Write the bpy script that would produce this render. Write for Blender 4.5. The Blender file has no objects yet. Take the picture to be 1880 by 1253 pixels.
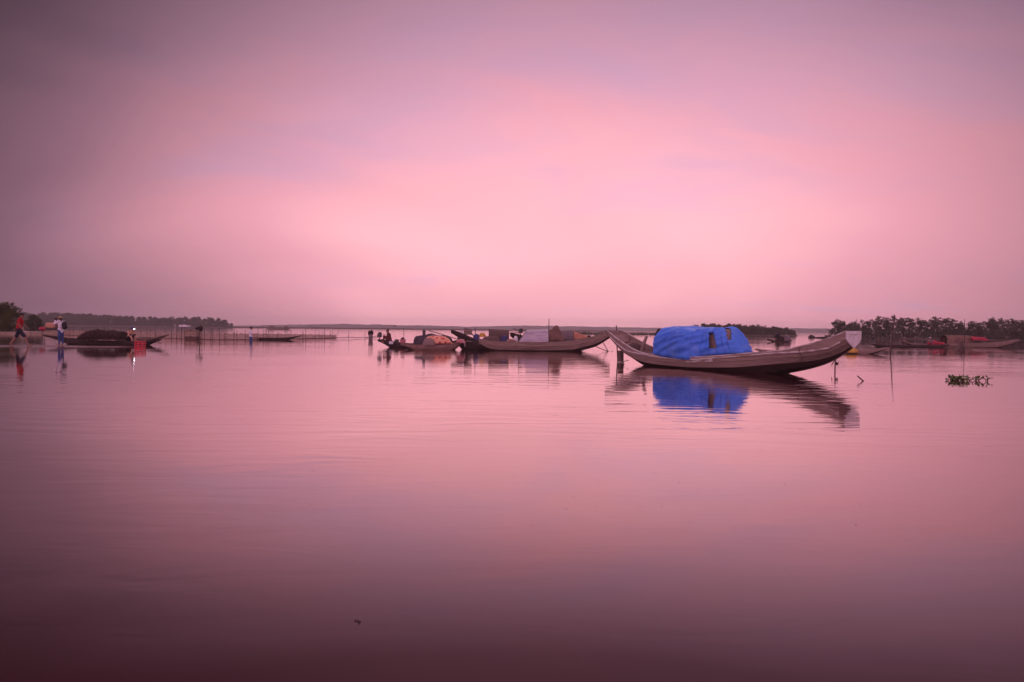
import bpy, math, random
from mathutils import Vector, Matrix, noise
random.seed(7)
R = random.Random(11)
sc = bpy.context.scene
COL = sc.collection

# ------------------------------------------------------------------ camera
CAMH = 1.25
FPX = 1880 * 24.0 / 36.0
PITCH, ROLL = math.atan(22.6 / FPX), 0.0105
fw = Vector((0, math.cos(PITCH), -math.sin(PITCH)))
up0 = Vector((0, math.sin(PITCH), math.cos(PITCH)))
rt0 = Vector((1, 0, 0))
rt = rt0 * math.cos(ROLL) + up0 * math.sin(ROLL)
up = up0 * math.cos(ROLL) - rt0 * math.sin(ROLL)
CAM = Vector((0, 0, CAMH))
cd = bpy.data.cameras.new('camera')
cd.lens, cd.sensor_width = 24.0, 36.0
cd.clip_start, cd.clip_end = 0.1, 6000
cam = bpy.data.objects.new('camera', cd)
COL.objects.link(cam)
m = Matrix((rt, up, -fw)).transposed().to_4x4()
m.translation = CAM
cam.matrix_world = m
sc.camera = cam

# ------------------------------------------------------------------ sky, sun, exposure
SUN_AZ, SUN_EL = math.radians(6), math.radians(48)
world = bpy.data.worlds.new('World')
sc.world = world
world.use_nodes = True


def build_sky():
    nt = world.node_tree
    nt.nodes.clear()
    N, Lk = nt.nodes.new, nt.links.new

    def mth(op, a, b=None, c=None, clamp=False):
        n = N('ShaderNodeMath'); n.operation = op; n.use_clamp = clamp
        for i, v in enumerate((a, b, c)):
            if v is None: continue
            if isinstance(v, (int, float)): n.inputs[i].default_value = v
            else: Lk(v, n.inputs[i])
        return n.outputs[0]
    tc = N('ShaderNodeTexCoord')
    sp = N('ShaderNodeSeparateXYZ'); Lk(tc.outputs['Generated'], sp.inputs[0])
    deg = 57.29578
    az = mth('MULTIPLY', mth('ARCTAN2', sp.outputs[0], sp.outputs[1]), deg)
    el = mth('MULTIPLY', mth('ARCSINE', sp.outputs[2]), deg)
    # soft cloud veil, drawn out along the horizon and rising to the right
    mp = N('ShaderNodeMapping'); Lk(tc.outputs['Generated'], mp.inputs[0])
    mp.inputs['Rotation'].default_value = (0, math.radians(14), 0)
    mp.inputs['Scale'].default_value = (1.3, 1.3, 3.6)
    nz = N('ShaderNodeTexNoise'); Lk(mp.outputs[0], nz.inputs[0])
    nz.inputs['Scale'].default_value = 1.5; nz.inputs['Detail'].default_value = 3.5
    nz.inputs['Roughness'].default_value = 0.42; nz.inputs['Distortion'].default_value = 0.5
    cl = mth('SUBTRACT', nz.outputs[0], 0.5)
    # glow of the veiled low sun
    d = mth('ABSOLUTE', mth('SUBTRACT', mth('ADD', az, mth('MULTIPLY', cl, 7.0)), 6.0))
    lat = mth('EXPONENT', mth('MULTIPLY', mth('POWER', mth('DIVIDE', d, 36.5), 3.0), -1.0))
    e = mth('DIVIDE', mth('SUBTRACT', mth('ADD', el, mth('MULTIPLY', cl, 9.0)), 7.0), 23.5)
    ver = mth('EXPONENT', mth('MULTIPLY', mth('MULTIPLY', e, e), -1.0))
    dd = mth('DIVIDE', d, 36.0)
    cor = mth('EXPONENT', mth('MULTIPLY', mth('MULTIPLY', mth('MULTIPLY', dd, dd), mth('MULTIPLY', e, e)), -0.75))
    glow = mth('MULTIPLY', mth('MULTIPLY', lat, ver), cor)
    glow = mth('MULTIPLY', glow, mth('ADD', 1.0, mth('MULTIPLY', cl, 0.5)))
    # pale mauve of the rest of the dome
    fx, fy = math.sin(math.radians(6)), math.cos(math.radians(6))
    cosang = mth('ADD', mth('MULTIPLY', sp.outputs[0], fx), mth('MULTIPLY', sp.outputs[1], fy))
    w = N('ShaderNodeMapRange'); w.interpolation_type = 'SMOOTHSTEP'
    Lk(cosang, w.inputs[0])
    w.inputs[1].default_value = 0.58; w.inputs[2].default_value = -0.25
    w.inputs[3].default_value = 0.0; w.inputs[4].default_value = 1.0
    amb = mth('MULTIPLY', w.outputs[0], mth('ADD', 0.95, mth('MULTIPLY', cl, 0.35)))
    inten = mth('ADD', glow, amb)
    # high lilac veil: noise on a level cloud sheet, so its bands draw together towards the horizon
    zz = mth('ADD', mth('MAXIMUM', sp.outputs[2], 0.0), 0.24)
    cv = N('ShaderNodeCombineXYZ')
    Lk(mth('DIVIDE', sp.outputs[0], zz), cv.inputs[0]); Lk(mth('DIVIDE', sp.outputs[1], zz), cv.inputs[1])
    m2 = N('ShaderNodeMapping'); Lk(cv.outputs[0], m2.inputs[0])
    m2.inputs['Rotation'].default_value = (0, 0, math.radians(-30)); m2.inputs['Scale'].default_value = (1.0, 1.75, 1)
    m2.inputs['Location'].default_value = (5.2, 1.1, 0)
    n2 = N('ShaderNodeTexNoise'); Lk(m2.outputs[0], n2.inputs[0])
    n2.inputs['Scale'].default_value = 1.25; n2.inputs['Detail'].default_value = 4.5; n2.inputs['Roughness'].default_value = 0.5; n2.inputs['Distortion'].default_value = 0.9
    hi = N('ShaderNodeMapRange'); Lk(el, hi.inputs[0])
    hi.inputs[1].default_value = 8; hi.inputs[2].default_value = 24; hi.inputs[3].default_value = -.24; hi.inputs[4].default_value = .14
    cov = N('ShaderNodeMapRange'); cov.interpolation_type = 'SMOOTHSTEP'; Lk(mth('ADD', n2.outputs[0], hi.outputs[0]), cov.inputs[0])
    cov.inputs[1].default_value = .27; cov.inputs[2].default_value = .78
    inten = mth('MULTIPLY', inten, mth('SUBTRACT', 1.03, mth('MULTIPLY', cov.outputs[0], 0.15)))
    dk = N('ShaderNodeMapRange'); dk.interpolation_type = 'SMOOTHSTEP'; Lk(glow, dk.inputs[0])
    dk.inputs[1].default_value = .62; dk.inputs[2].default_value = .06
    mx = N('ShaderNodeMix'); mx.data_type = 'RGBA'
    Lk(mth('MULTIPLY', cov.outputs[0], 1.0, clamp=True), mx.inputs[0])
    mx.inputs[6].default_value = SKY_LOW + (1,)
    mx.inputs[7].default_value = SKY_HIGH + (1,)
    core = N('ShaderNodeMapRange'); core.interpolation_type = 'SMOOTHSTEP'; Lk(glow, core.inputs[0])
    core.inputs[1].default_value = .72; core.inputs[2].default_value = 1.0
    mc = N('ShaderNodeMix'); mc.data_type = 'RGBA'
    Lk(core.outputs[0], mc.inputs[0]); mc.inputs[6].default_value = SKY_LOW + (1,); mc.inputs[7].default_value = SKY_CORE + (1,)
    Lk(mc.outputs[2], mx.inputs[6])
    mv = N('ShaderNodeMix'); mv.data_type = 'RGBA'
    Lk(mth('MULTIPLY', dk.outputs[0], .75), mv.inputs[0]); Lk(mx.outputs[2], mv.inputs[6]); mv.inputs[7].default_value = SKY_DUSK + (1,)
    mx = mv
    mul = N('ShaderNodeVectorMath'); mul.operation = 'SCALE'
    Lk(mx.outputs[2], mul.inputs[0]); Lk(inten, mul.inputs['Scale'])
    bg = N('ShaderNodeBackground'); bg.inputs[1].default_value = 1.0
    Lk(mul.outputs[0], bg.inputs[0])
    out = N('ShaderNodeOutputWorld'); Lk(bg.outputs[0], out.inputs[0])


SKY_LOW = (1.10, 0.482, 0.60)
SKY_CORE = (1.14, 0.535, 0.605)
SKY_HIGH = (1.02, 0.56, 0.80)
SKY_DUSK = (1.0, 0.54, 0.80)
build_sky()
sd = bpy.data.lights.new('sun', 'SUN')
sd.energy, sd.angle, sd.color = 0.5, math.radians(14), (1.0, 0.72, 0.74)
sun = bpy.data.objects.new('sun', sd)
COL.objects.link(sun)
sdir = Vector((math.sin(SUN_AZ) * math.cos(SUN_EL), math.cos(SUN_AZ) * math.cos(SUN_EL), math.sin(SUN_EL)))
sun.rotation_euler = sdir.to_track_quat('Z', 'Y').to_euler()
sc.view_settings.view_transform = 'Standard'
sc.view_settings.look = 'None'
sc.view_settings.exposure = 0.0
sc.view_settings.gamma = 1.0
sc.view_settings.use_curve_mapping = False
sc.cycles.use_denoising = True
sc.cycles.max_bounces = 8
sc.cycles.transparent_max_bounces = 24
sc.cycles.volume_bounces = 1
sc.cycles.sample_clamp_indirect = 6.0

# ------------------------------------------------------------------ photo <-> place helpers


def proj(p):
    v = Vector(p) - CAM
    z = v.dot(fw)
    return 940 + FPX * v.dot(rt) / z, 626.5 - FPX * v.dot(up) / z


def ray(px, py):
    return fw + rt * ((px - 940) / FPX) - up * ((py - 626.5) / FPX)


def G(px, py, z=0.0):
    d = ray(px, py)
    return CAM + d * ((z - CAMH) / d.z)


def AT(px, py, Y):
    d = ray(px, py)
    return CAM + d * (Y / d.y)


def zat(X, Y, py):
    z = 0.6
    for _ in range(4):
        a = proj((X, Y, z))[1]; b = proj((X, Y, z + 0.01))[1]
        z += (py - a) / ((b - a) / 0.01)
    return z


def interp(pl, x):
    if x <= pl[0][0]: return pl[0][1]
    for (x0, y0), (x1, y1) in zip(pl, pl[1:]):
        if x <= x1:
            return y0 + (y1 - y0) * (x - x0) / max(1e-6, x1 - x0)
    return pl[-1][1]


# ------------------------------------------------------------------ mesh helpers
INV = {}


def place(o, parent):
    COL.objects.link(o)
    if parent is not None:
        o.parent = parent


def tag(o, label=None, cat=None, group=None, kind=None):
    if label: o['label'] = label
    if cat: o['category'] = cat
    if group: o['group'] = group
    if kind: o['kind'] = kind
    return o


def empty(name, loc, label, cat, group=None, rz=0.0):
    o = bpy.data.objects.new(name, None)
    o.empty_display_size = 0.2
    COL.objects.link(o)
    o.location = loc
    o.rotation_euler = (0, 0, rz)
    tag(o, label, cat, group)
    INV[o.name] = (Matrix.Translation(Vector(loc)) @ Matrix.Rotation(rz, 4, 'Z')).inverted()
    return o


class MB:
    def __init__(s):
        s.v, s.f = [], []

    def add(s, vs, fs):
        k = len(s.v)
        s.v += [tuple(v) for v in vs]
        s.f += [tuple(i + k for i in f) for f in fs]
        return s

    def box(s, c, size, rot=None, taper=1.0):
        c = Vector(c); hx, hy, hz = (q / 2 for q in size)
        vs = []
        for z, t in ((-hz, 1.0), (hz, taper)):
            for x, y in ((-hx, -hy), (hx, -hy), (hx, hy), (-hx, hy)):
                p = Vector((x * t, y * t, z))
                if rot is not None: p = rot @ p
                vs.append(c + p)
        return s.add(vs, [(3, 2, 1, 0), (4, 5, 6, 7), (0, 1, 5, 4), (1, 2, 6, 5), (2, 3, 7, 6), (3, 0, 4, 7)])

    def tube(s, pts, rad, n=7, sy=1.0):
        pts = [Vector(p) for p in pts]
        if isinstance(rad, (int, float)): rad = [rad] * len(pts)
        vs, fs = [], []
        for i, p in enumerate(pts):
            a = pts[max(0, i - 1)]; b = pts[min(len(pts) - 1, i + 1)]
            d = (b - a).normalized()
            ref = Vector((0, 0, 1)) if abs(d.z) < 0.9 else Vector((0, 1, 0))
            u = d.cross(ref).normalized(); w = u.cross(d)
            for k in range(n):
                t = 2 * math.pi * k / n
                vs.append(p + u * (math.cos(t) * rad[i]) + w * (math.sin(t) * rad[i] * sy))
        for i in range(len(pts) - 1):
            for k in range(n):
                a, b = i * n + k, i * n + (k + 1) % n
                fs.append((a, a + n, b + n, b))
        fs.append(tuple(range(n)))
        fs.append(tuple(reversed(range((len(pts) - 1) * n, len(pts) * n))))
        return s.add(vs, fs)

    def slab(s, P, Q):
        """closed solid between two equal grids of points"""
        ni, nj = len(P), len(P[0])
        vs = [p for r in P for p in r] + [q for r in Q for q in r]
        o = ni * nj
        fs = []
        for i in range(ni - 1):
            for j in range(nj - 1):
                a, b, c, d = i * nj + j, i * nj + j + 1, (i + 1) * nj + j + 1, (i + 1) * nj + j
                fs.append((a, b, c, d)); fs.append((o + d, o + c, o + b, o + a))
        for i in range(ni - 1):
            for j in (0, nj - 1):
                a, d = i * nj + j, (i + 1) * nj + j
                fs.append((a, d, o + d, o + a) if j == 0 else (d, a, o + a, o + d))
        for j in range(nj - 1):
            for i in (0, ni - 1):
                a, b = i * nj + j, i * nj + j + 1
                fs.append((b, a, o + a, o + b) if i == 0 else (a, b, o + b, o + a))
        return s.add(vs, fs)

    def ell(s, c, r, nu=12, nv=8, rot=None, zmin=-1.0):
        c = Vector(c)
        vs, fs = [], []
        for j in range(nv + 1):
            t = math.pi * j / nv
            for i in range(nu):
                a = 2 * math.pi * i / nu
                p = Vector((math.sin(t) * math.cos(a), math.sin(t) * math.sin(a), max(zmin, math.cos(t))))
                p = Vector((p.x * r[0], p.y * r[1], p.z * r[2]))
                if rot is not None: p = rot @ p
                vs.append(c + p)
        for j in range(nv):
            for i in range(nu):
                a, b = j * nu + i, j * nu + (i + 1) % nu
                fs.append((a, a + nu, b + nu, b))
        return s.add(vs, fs)

    def mesh(s, name, mat, xf=None, smooth=False):
        me = bpy.data.meshes.new(name)
        vs = s.v if xf is None else [tuple(xf @ Vector(v)) for v in s.v]
        me.from_pydata(vs, [], s.f)
        me.validate()
        if mat is not None: me.materials.append(mat)
        if smooth:
            me.polygons.foreach_set('use_smooth', [True] * len(me.polygons))
            try: me.set_sharp_from_angle(angle=math.radians(40))
            except Exception: pass
        me.update()
        return me

    def build(s, name, mat, parent=None, local=False, smooth=False, root=None):
        """one mesh object; verts are world coordinates unless local=True"""
        if parent is not None:
            xf = None if local else INV[(root or parent).name]
            o = bpy.data.objects.new(name, s.mesh(name, mat, xf, smooth))
            place(o, parent)
            INV[o.name] = INV[(root or parent).name]
            return o
        xs = [v[0] for v in s.v]; ys = [v[1] for v in s.v]; zs = [v[2] for v in s.v]
        loc = Vector(((min(xs) + max(xs)) / 2, (min(ys) + max(ys)) / 2, min(zs)))
        o = bpy.data.objects.new(name, s.mesh(name, mat, Matrix.Translation(-loc), smooth))
        o.location = loc
        COL.objects.link(o)
        INV[o.name] = Matrix.Translation(-loc)
        return o


# ------------------------------------------------------------------ materials
def srgb(r, g, b):
    f = lambda c: c / 12.92 if c <= 0.04045 else ((c + 0.055) / 1.055) ** 2.4
    return (f(r / 255), f(g / 255), f(b / 255))


def mat(name, c1, c2=None, rough=0.8, scale=6.0, stretch=(1, 1, 1), detail=5.0, lo=0.35, hi=0.65, bump=0.0,
        spec=0.3, metal=0.0, c3=None, s3=2.0, t3=(0.55, 0.7), rnd=0.0, trans=0.0, vor=False, alpha=1.0):
    M = bpy.data.materials.new(name)
    M.use_nodes = True
    nt = M.node_tree
    N, Lk = nt.nodes.new, nt.links.new
    b = nt.nodes['Principled BSDF']
    b.inputs['Roughness'].default_value = rough
    b.inputs['Specular IOR Level'].default_value = spec
    b.inputs['Metallic'].default_value = metal
    tc = N('ShaderNodeTexCoord')
    mp = N('ShaderNodeMapping'); Lk(tc.outputs['Object'], mp.inputs[0])
    mp.inputs['Scale'].default_value = stretch
    if vor:
        nz = N('ShaderNodeTexVoronoi'); fac = nz.outputs['Distance']
        nz.inputs['Scale'].default_value = scale
    else:
        nz = N('ShaderNodeTexNoise'); fac = nz.outputs[0]
        nz.inputs['Scale'].default_value = scale; nz.inputs['Detail'].default_value = detail
    Lk(mp.outputs[0], nz.inputs[0])
    mr = N('ShaderNodeMapRange'); Lk(fac, mr.inputs[0])
    mr.inputs[1].default_value = lo; mr.inputs[2].default_value = hi
    mx = N('ShaderNodeMix'); mx.data_type = 'RGBA'
    Lk(mr.outputs[0], mx.inputs[0])
    mx.inputs[6].default_value = tuple(c1) + (1,)
    mx.inputs[7].default_value = tuple(c2 or c1) + (1,)
    colr = mx.outputs[2]
    if c3:
        n3 = N('ShaderNodeTexNoise'); Lk(mp.outputs[0], n3.inputs[0])
        n3.inputs['Scale'].default_value = s3; n3.inputs['Detail'].default_value = 8; n3.inputs['Roughness'].default_value = 0.65
        m3 = N('ShaderNodeMapRange'); Lk(n3.outputs[0], m3.inputs[0])
        m3.inputs[1].default_value = t3[0]; m3.inputs[2].default_value = t3[1]
        x3 = N('ShaderNodeMix'); x3.data_type = 'RGBA'
        Lk(m3.outputs[0], x3.inputs[0]); Lk(colr, x3.inputs[6])
        x3.inputs[7].default_value = tuple(c3) + (1,)
        colr = x3.outputs[2]
    if rnd:
        oi = N('ShaderNodeObjectInfo')
        hv = N('ShaderNodeHueSaturation')
        r = N('ShaderNodeMapRange'); Lk(oi.outputs['Random'], r.inputs[0])
        r.inputs[3].default_value = 1 - rnd; r.inputs[4].default_value = 1 + rnd
        Lk(r.outputs[0], hv.inputs['Value']); Lk(colr, hv.inputs['Color'])
        colr = hv.outputs[0]
    Lk(colr, b.inputs['Base Color'])
    if bump:
        bp = N('ShaderNodeBump'); bp.inputs['Strength'].default_value = 1.0
        bp.inputs['Distance'].default_value = bump
        Lk(fac, bp.inputs['Height']); Lk(bp.outputs[0], b.inputs['Normal'])
    surf = b.outputs[0]
    if trans:
        tr = N('ShaderNodeBsdfTranslucent'); Lk(colr, tr.inputs[0])
        ms = N('ShaderNodeMixShader'); ms.inputs[0].default_value = trans
        Lk(surf, ms.inputs[1]); Lk(tr.outputs[0], ms.inputs[2]); surf = ms.outputs[0]
    if alpha < 1:
        tp = N('ShaderNodeBsdfTransparent')
        ms = N('ShaderNodeMixShader'); ms.inputs[0].default_value = alpha
        Lk(tp.outputs[0], ms.inputs[1]); Lk(surf, ms.inputs[2]); surf = ms.outputs[0]
    Lk(surf, nt.nodes['Material Output'].inputs['Surface'])
    return M


GR = (0.35, 5, 7)
M = {}
M['wood'] = mat('weathered_wood', (.335, .245, .205), (.25, .178, .148), .85, 3.0, GR, bump=.004, c3=(.19, .13, .105), s3=1.0, t3=(.58, .8))
M['wood_mid'] = mat('brown_wood', (.31, .225, .18), (.18, .125, .10), .85, 3.0, GR, bump=.006, c3=(.3, .235, .19), s3=1.4, t3=(.58, .74))
M['wood_red'] = mat('red_brown_wood', (.31, .18, .14), (.19, .11, .09), .85, 3.0, GR, bump=.006, c3=(.31, .22, .18), s3=1.4, t3=(.58, .72))
M['wood_dark'] = mat('dark_wood', (.055, .035, .03), (.028, .018, .016), .8, 3.0, GR, bump=.005)
M['tar'] = mat('tarred_wood', (.055, .032, .028), (.032, .018, .016), .6, 3.0, GR, bump=.005)  # dark hull wood; for low planks the underside's shade is in this colour
M['worn_white'] = mat('worn_white_paint', (.62, .56, .53), (.34, .27, .23), .75, 3.2, (.8, 4, 4), lo=.46, hi=.6, bump=.003)
M['board'] = mat('white_board', (.74, .70, .70), (.6, .54, .52), .6, 5.0, (1, 1, 1), c3=(.25, .2, .19), s3=7.0, t3=(.63, .70))
M['bamboo'] = mat('old_bamboo', (.12, .085, .07), (.06, .042, .036), .8, 8, (1, 1, .4), bump=.002)
M['post'] = mat('timber_post', (.2, .145, .12), (.1, .07, .06), .85, 5, (3, 3, .5), bump=.008)
M['pale'] = mat('pale_stain', (.6, .52, .5), (.45, .36, .34), .7, 9)
M['tarp_blue'] = mat('blue_tarpaulin', (.075, .25, .86), (.055, .19, .74), .5, 2.2, (1, 1, 1), spec=.35, c3=(.17, .36, .88), s3=2.2, t3=(.5, .8), bump=.02)
M['mat'] = mat('woven_mat', (.30, .22, .19), (.17, .12, .105), .85, 10, (1.5, 6, 6), bump=.006)
M['mat_brown'] = mat('brown_canvas', (.2, .12, .09), (.12, .07, .055), .85, 3, bump=.01)
M['mat_grey'] = mat('grey_canvas', (.2, .15, .155), (.14, .1, .105), .8, 3, bump=.01)
M['mat_orange'] = mat('orange_canvas', (.52, .24, .14), (.36, .16, .1), .8, 4, bump=.008)
M['metal'] = mat('galvanised_sheet', (.50, .45, .50), (.36, .32, .36), .5, 2.5, (1, 3, 3), metal=.25, c3=(.25, .18, .17), s3=4, t3=(.62, .78))
M['dark_tarp'] = mat('slate_tarpaulin', (.07, .055, .07), (.04, .032, .042), .7, 3, bump=.012)
M['net_dark'] = mat('dark_fishing_net', (.02, .012, .01), (.045, .022, .02), .95, 24, bump=.02)
M['net_brown'] = mat('brown_fishing_net', (.15, .10, .085), (.08, .05, .045), .95, 26, bump=.02)
M['net'] = mat('tan_netting', (.5, .36, .27), (.36, .25, .19), .9, 4, (.5, .5, 2), alpha=.55)
M['net_band'] = mat('muddy_netting', (.15, .085, .07), (.1, .055, .045), .9, 6)
M['red'] = mat('red_plastic', (.6, .02, .045), (.45, .015, .035), .45, 5, spec=.5)
M['red_dark'] = mat('dull_red_plastic', (.40, .035, .06), (.25, .015, .04), .6, 5)
M['yellow'] = mat('yellow_plastic', (.62, .36, .06), (.42, .22, .04), .6, 5)
M['white'] = mat('white_plastic', (.75, .72, .74), (.62, .58, .6), .5, 5)
M['blue'] = mat('blue_cloth', (.075, .075, .2), (.05, .05, .13), .8, 8, bump=.01)
M['black'] = mat('black_rubber', (.02, .018, .02), (.012, .01, .012), .6, 8)
M['engine'] = mat('engine_metal', (.11, .10, .105), (.05, .045, .05), .5, 12, metal=.5)
M['pink'] = mat('pink_plastic', (.5, .2, .2), (.4, .13, .14), .6, 5)
M['skin'] = mat('skin', (.30, .15, .10), (.25, .12, .08), .6, 9)
M['skin_lit'] = mat('tanned_skin', (.55, .30, .20), (.48, .25, .17), .6, 9)  # peach tone of the bare-backed net handler
M['hair'] = mat('black_hair', (.015, .011, .010), (.03, .02, .018), .6, 40)
M['shirt_red'] = mat('red_shirt', (.42, .010, .018), (.28, .006, .012), .85, 7, bump=.006)
M['shirt_white'] = mat('white_blouse', (.80, .78, .82), (.68, .64, .70), .85, 7, bump=.006)
M['shirt_maroon'] = mat('maroon_shirt', (.14, .04, .04), (.08, .025, .025), .85, 7, bump=.006)
M['shorts'] = mat('navy_shorts', (.018, .02, .045), (.012, .012, .025), .85, 7, bump=.005)
M['jeans'] = mat('blue_jeans', (.055, .10, .28), (.035, .06, .18), .85, 9, bump=.005, c3=(.2, .26, .42), s3=3, t3=(.6, .75))
M['canvas'] = mat('black_canvas', (.014, .012, .015), (.022, .018, .022), .8, 12)
M['hat'] = mat('tan_hat', (.40, .27, .15), (.3, .19, .1), .85, 10)
M['leaf_far'] = mat('far_foliage', (.070, .074, .036), (.042, .046, .025), .7, 1.2, rnd=.3, trans=.25)
M['leaf_right'] = mat('mangrove_foliage', (.10, .097, .055), (.06, .058, .036), .7, 1.2, rnd=.3, trans=.28)
M['leaf_near'] = mat('near_foliage', (.09, .095, .012), (.022, .028, .008), .6, 1.0, rnd=.25, trans=.3)
M['bark'] = mat('bark', (.10, .075, .065), (.055, .04, .035), .9, 6, (4, 4, .6), bump=.01)
M['hyacinth'] = mat('hyacinth_leaf', (.15, .20, .05), (.07, .10, .03), .4, 6, spec=.5, trans=.2, rnd=.3)
M['stem'] = mat('hyacinth_stem', (.10, .10, .04), (.07, .06, .03), .5, 6)
M['mud'] = mat('mud', (.10, .066, .05), (.06, .038, .03), .8, 2, bump=.02)
M['tanmud'] = mat('sandy_mud', (.28, .19, .145), (.16, .105, .08), .8, 1.2, bump=.02)
M['wet_sand'] = mat('wet_sand', (.15, .085, .082), (.10, .055, .054), .22, .9, (1, 2.5, 1), spec=.5, bump=.01)
M['dyke'] = mat('earth_dyke', (.085, .05, .045), (.05, .03, .028), .9, .2)
M['shore'] = mat('far_woodland', (.045, .038, .04), (.03, .026, .028), .9, .05)
M['debris'] = mat('wet_leaf_litter', (.05, .025, .018), (.025, .014, .01), .5, 8)


def floral():
    m_ = mat('floral_cloth', (.80, .42, .26), (.68, .30, .19), .8, 4)
    nt = m_.node_tree
    b = nt.nodes['Principled BSDF']
    old = b.inputs['Base Color'].links[0].from_socket
    tc = nt.nodes.new('ShaderNodeTexCoord')
    v = nt.nodes.new('ShaderNodeTexVoronoi'); v.inputs['Scale'].default_value = 5.5
    nt.links.new(tc.outputs['Object'], v.inputs[0])
    mr = nt.nodes.new('ShaderNodeMapRange'); mr.inputs[1].default_value = .42; mr.inputs[2].default_value = .34
    nt.links.new(v.outputs['Distance'], mr.inputs[0])
    x = nt.nodes.new('ShaderNodeMix'); x.data_type = 'RGBA'
    nt.links.new(mr.outputs[0], x.inputs[0]); nt.links.new(old, x.inputs[6])
    x.inputs[7].default_value = (.42, .055, .06, 1)
    nt.links.new(x.outputs[2], b.inputs['Base Color'])
    return m_


M['floral'] = floral()


def lamp_mat():
    m_ = bpy.data.materials.new('lit_headlamp'); m_.use_nodes = True
    b = m_.node_tree.nodes['Principled BSDF']
    b.inputs['Emission Color'].default_value = (.85, .93, 1, 1)
    b.inputs['Emission Strength'].default_value = 30
    return m_


M['lamp'] = lamp_mat()


def water_mat():
    m_ = bpy.data.materials.new('lagoon_water'); m_.use_nodes = True
    nt = m_.node_tree; N, Lk = nt.nodes.new, nt.links.new
    nt.nodes.remove(nt.nodes['Principled BSDF'])
    dif = N('ShaderNodeBsdfDiffuse'); dif.inputs[0].default_value = (.038, .008, .011, 1)
    glo = N('ShaderNodeBsdfAnisotropic'); glo.inputs['Color'].default_value = (1, .90, .89, 1); glo.inputs['Roughness'].default_value = .035
    lw = N('ShaderNodeLayerWeight'); lw.inputs[0].default_value = .5
    cr = N('ShaderNodeValToRGB'); Lk(lw.outputs['Facing'], cr.inputs[0])
    el = cr.color_ramp.elements
    el[0].position, el[0].color = 0, (.02, .02, .02, 1); el[1].position, el[1].color = 1, (1, 1, 1, 1)
    for p_, v_ in ((.45, .05), (.568, .11), (.665, .30), (.734, .46), (.80, .59), (.85, .68), (.90, .80)):
        q_ = el.new(p_); q_.color = (v_, v_, v_, 1)
    mix = N('ShaderNodeMixShader'); Lk(cr.outputs[0], mix.inputs[0]); Lk(dif.outputs[0], mix.inputs[1]); Lk(glo.outputs[0], mix.inputs[2])
    Lk(mix.outputs[0], nt.nodes['Material Output'].inputs['Surface'])
    tc = N('ShaderNodeTexCoord')

    def nz(sx, sy, scale, detail, dist=0.0):
        mp = N('ShaderNodeMapping'); Lk(tc.outputs['Object'], mp.inputs[0])
        mp.inputs['Scale'].default_value = (sx, sy, 1)
        mp.inputs['Rotation'].default_value = (0, 0, math.radians(-4))
        n = N('ShaderNodeTexNoise'); Lk(mp.outputs[0], n.inputs[0])
        n.inputs['Scale'].default_value = scale; n.inputs['Detail'].default_value = detail
        n.inputs['Distortion'].default_value = dist
        return n.outputs[0]

    def mm(op, a, b2):
        n = N('ShaderNodeMath'); n.operation = op
        for i, v in enumerate((a, b2)):
            if isinstance(v, (int, float)): n.inputs[i].default_value = v
            else: Lk(v, n.inputs[i])
        return n.outputs[0]
    rip = nz(.7, 2.6, 1.0, 3.0, .6)
    swell = nz(.14, .5, 1.0, 1.0)
    fine = nz(3, 12, 1.0, 2.0)
    patch = N('ShaderNodeMapRange'); Lk(nz(.09, .13, 1.0, 3.0, .8), patch.inputs[0])
    patch.inputs[1].default_value = .40; patch.inputs[2].default_value = .62
    patch.inputs[3].default_value = .25; patch.inputs[4].default_value = 1.25
    sx = N('ShaderNodeSeparateXYZ'); Lk(tc.outputs['Object'], sx.inputs[0])
    calm = N('ShaderNodeMapRange'); calm.interpolation_type = 'SMOOTHSTEP'; Lk(mm('ADD', sx.outputs[1], 670 - 0.0), calm.inputs[0])
    calm.inputs[1].default_value = 3.5; calm.inputs[2].default_value = 11.0; calm.inputs[3].default_value = .30; calm.inputs[4].default_value = 1.0
    h = mm('ADD', mm('MULTIPLY', mm('MULTIPLY', rip, .0095), patch.outputs[0]), mm('MULTIPLY', swell, .004))
    h = mm('MULTIPLY', mm('ADD', h, mm('MULTIPLY', fine, .00022)), calm.outputs[0])
    bp = N('ShaderNodeBump'); bp.inputs['Strength'].default_value = 1; bp.inputs['Distance'].default_value = 1
    Lk(h, bp.inputs['Height'])
    for q_ in (glo, lw): Lk(bp.outputs[0], q_.inputs['Normal'])
    return m_


M['water'] = water_mat()

# ------------------------------------------------------------------ setting
mb = MB()
mb.add([(-1500, -60, 0), (1500, -60, 0), (1500, 1400, 0), (-1500, 1400, 0)], [(0, 1, 2, 3)])
tag(mb.build('water', M['water']), kind='structure')


def strip(name, m_, path, halfw, zt, kind='structure', n=5, jit=.0, zb=-.1):
    """low bank: path of (X,Y) with a rounded section"""
    b = MB(); P = []
    for i, (X, Y) in enumerate(path):
        row = []
        hw = halfw[i] if isinstance(halfw, list) else halfw
        z1 = zt[i] if isinstance(zt, list) else zt
        for k in range(n):
            t = -1 + 2 * k / (n - 1)
            row.append(Vector((X + (jit * noise.noise((X * .3, Y, k)) if jit else 0), Y + t * hw + (jit * noise.noise((X * .7, 3.1, k * .3)) if jit else 0),
                               zb + (z1 - zb) * (1 - abs(t) ** 2.2))))
        P.append(row)
    fs, vs = [], [p for r in P for p in r]
    for i in range(len(P) - 1):
        for k in range(n - 1):
            a = i * n + k
            fs.append((a, a + n, a + n + 1, a + 1))
    b.add(vs, fs)
    o = b.build(name, m_, smooth=True)
    return tag(o, kind=kind)


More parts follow.
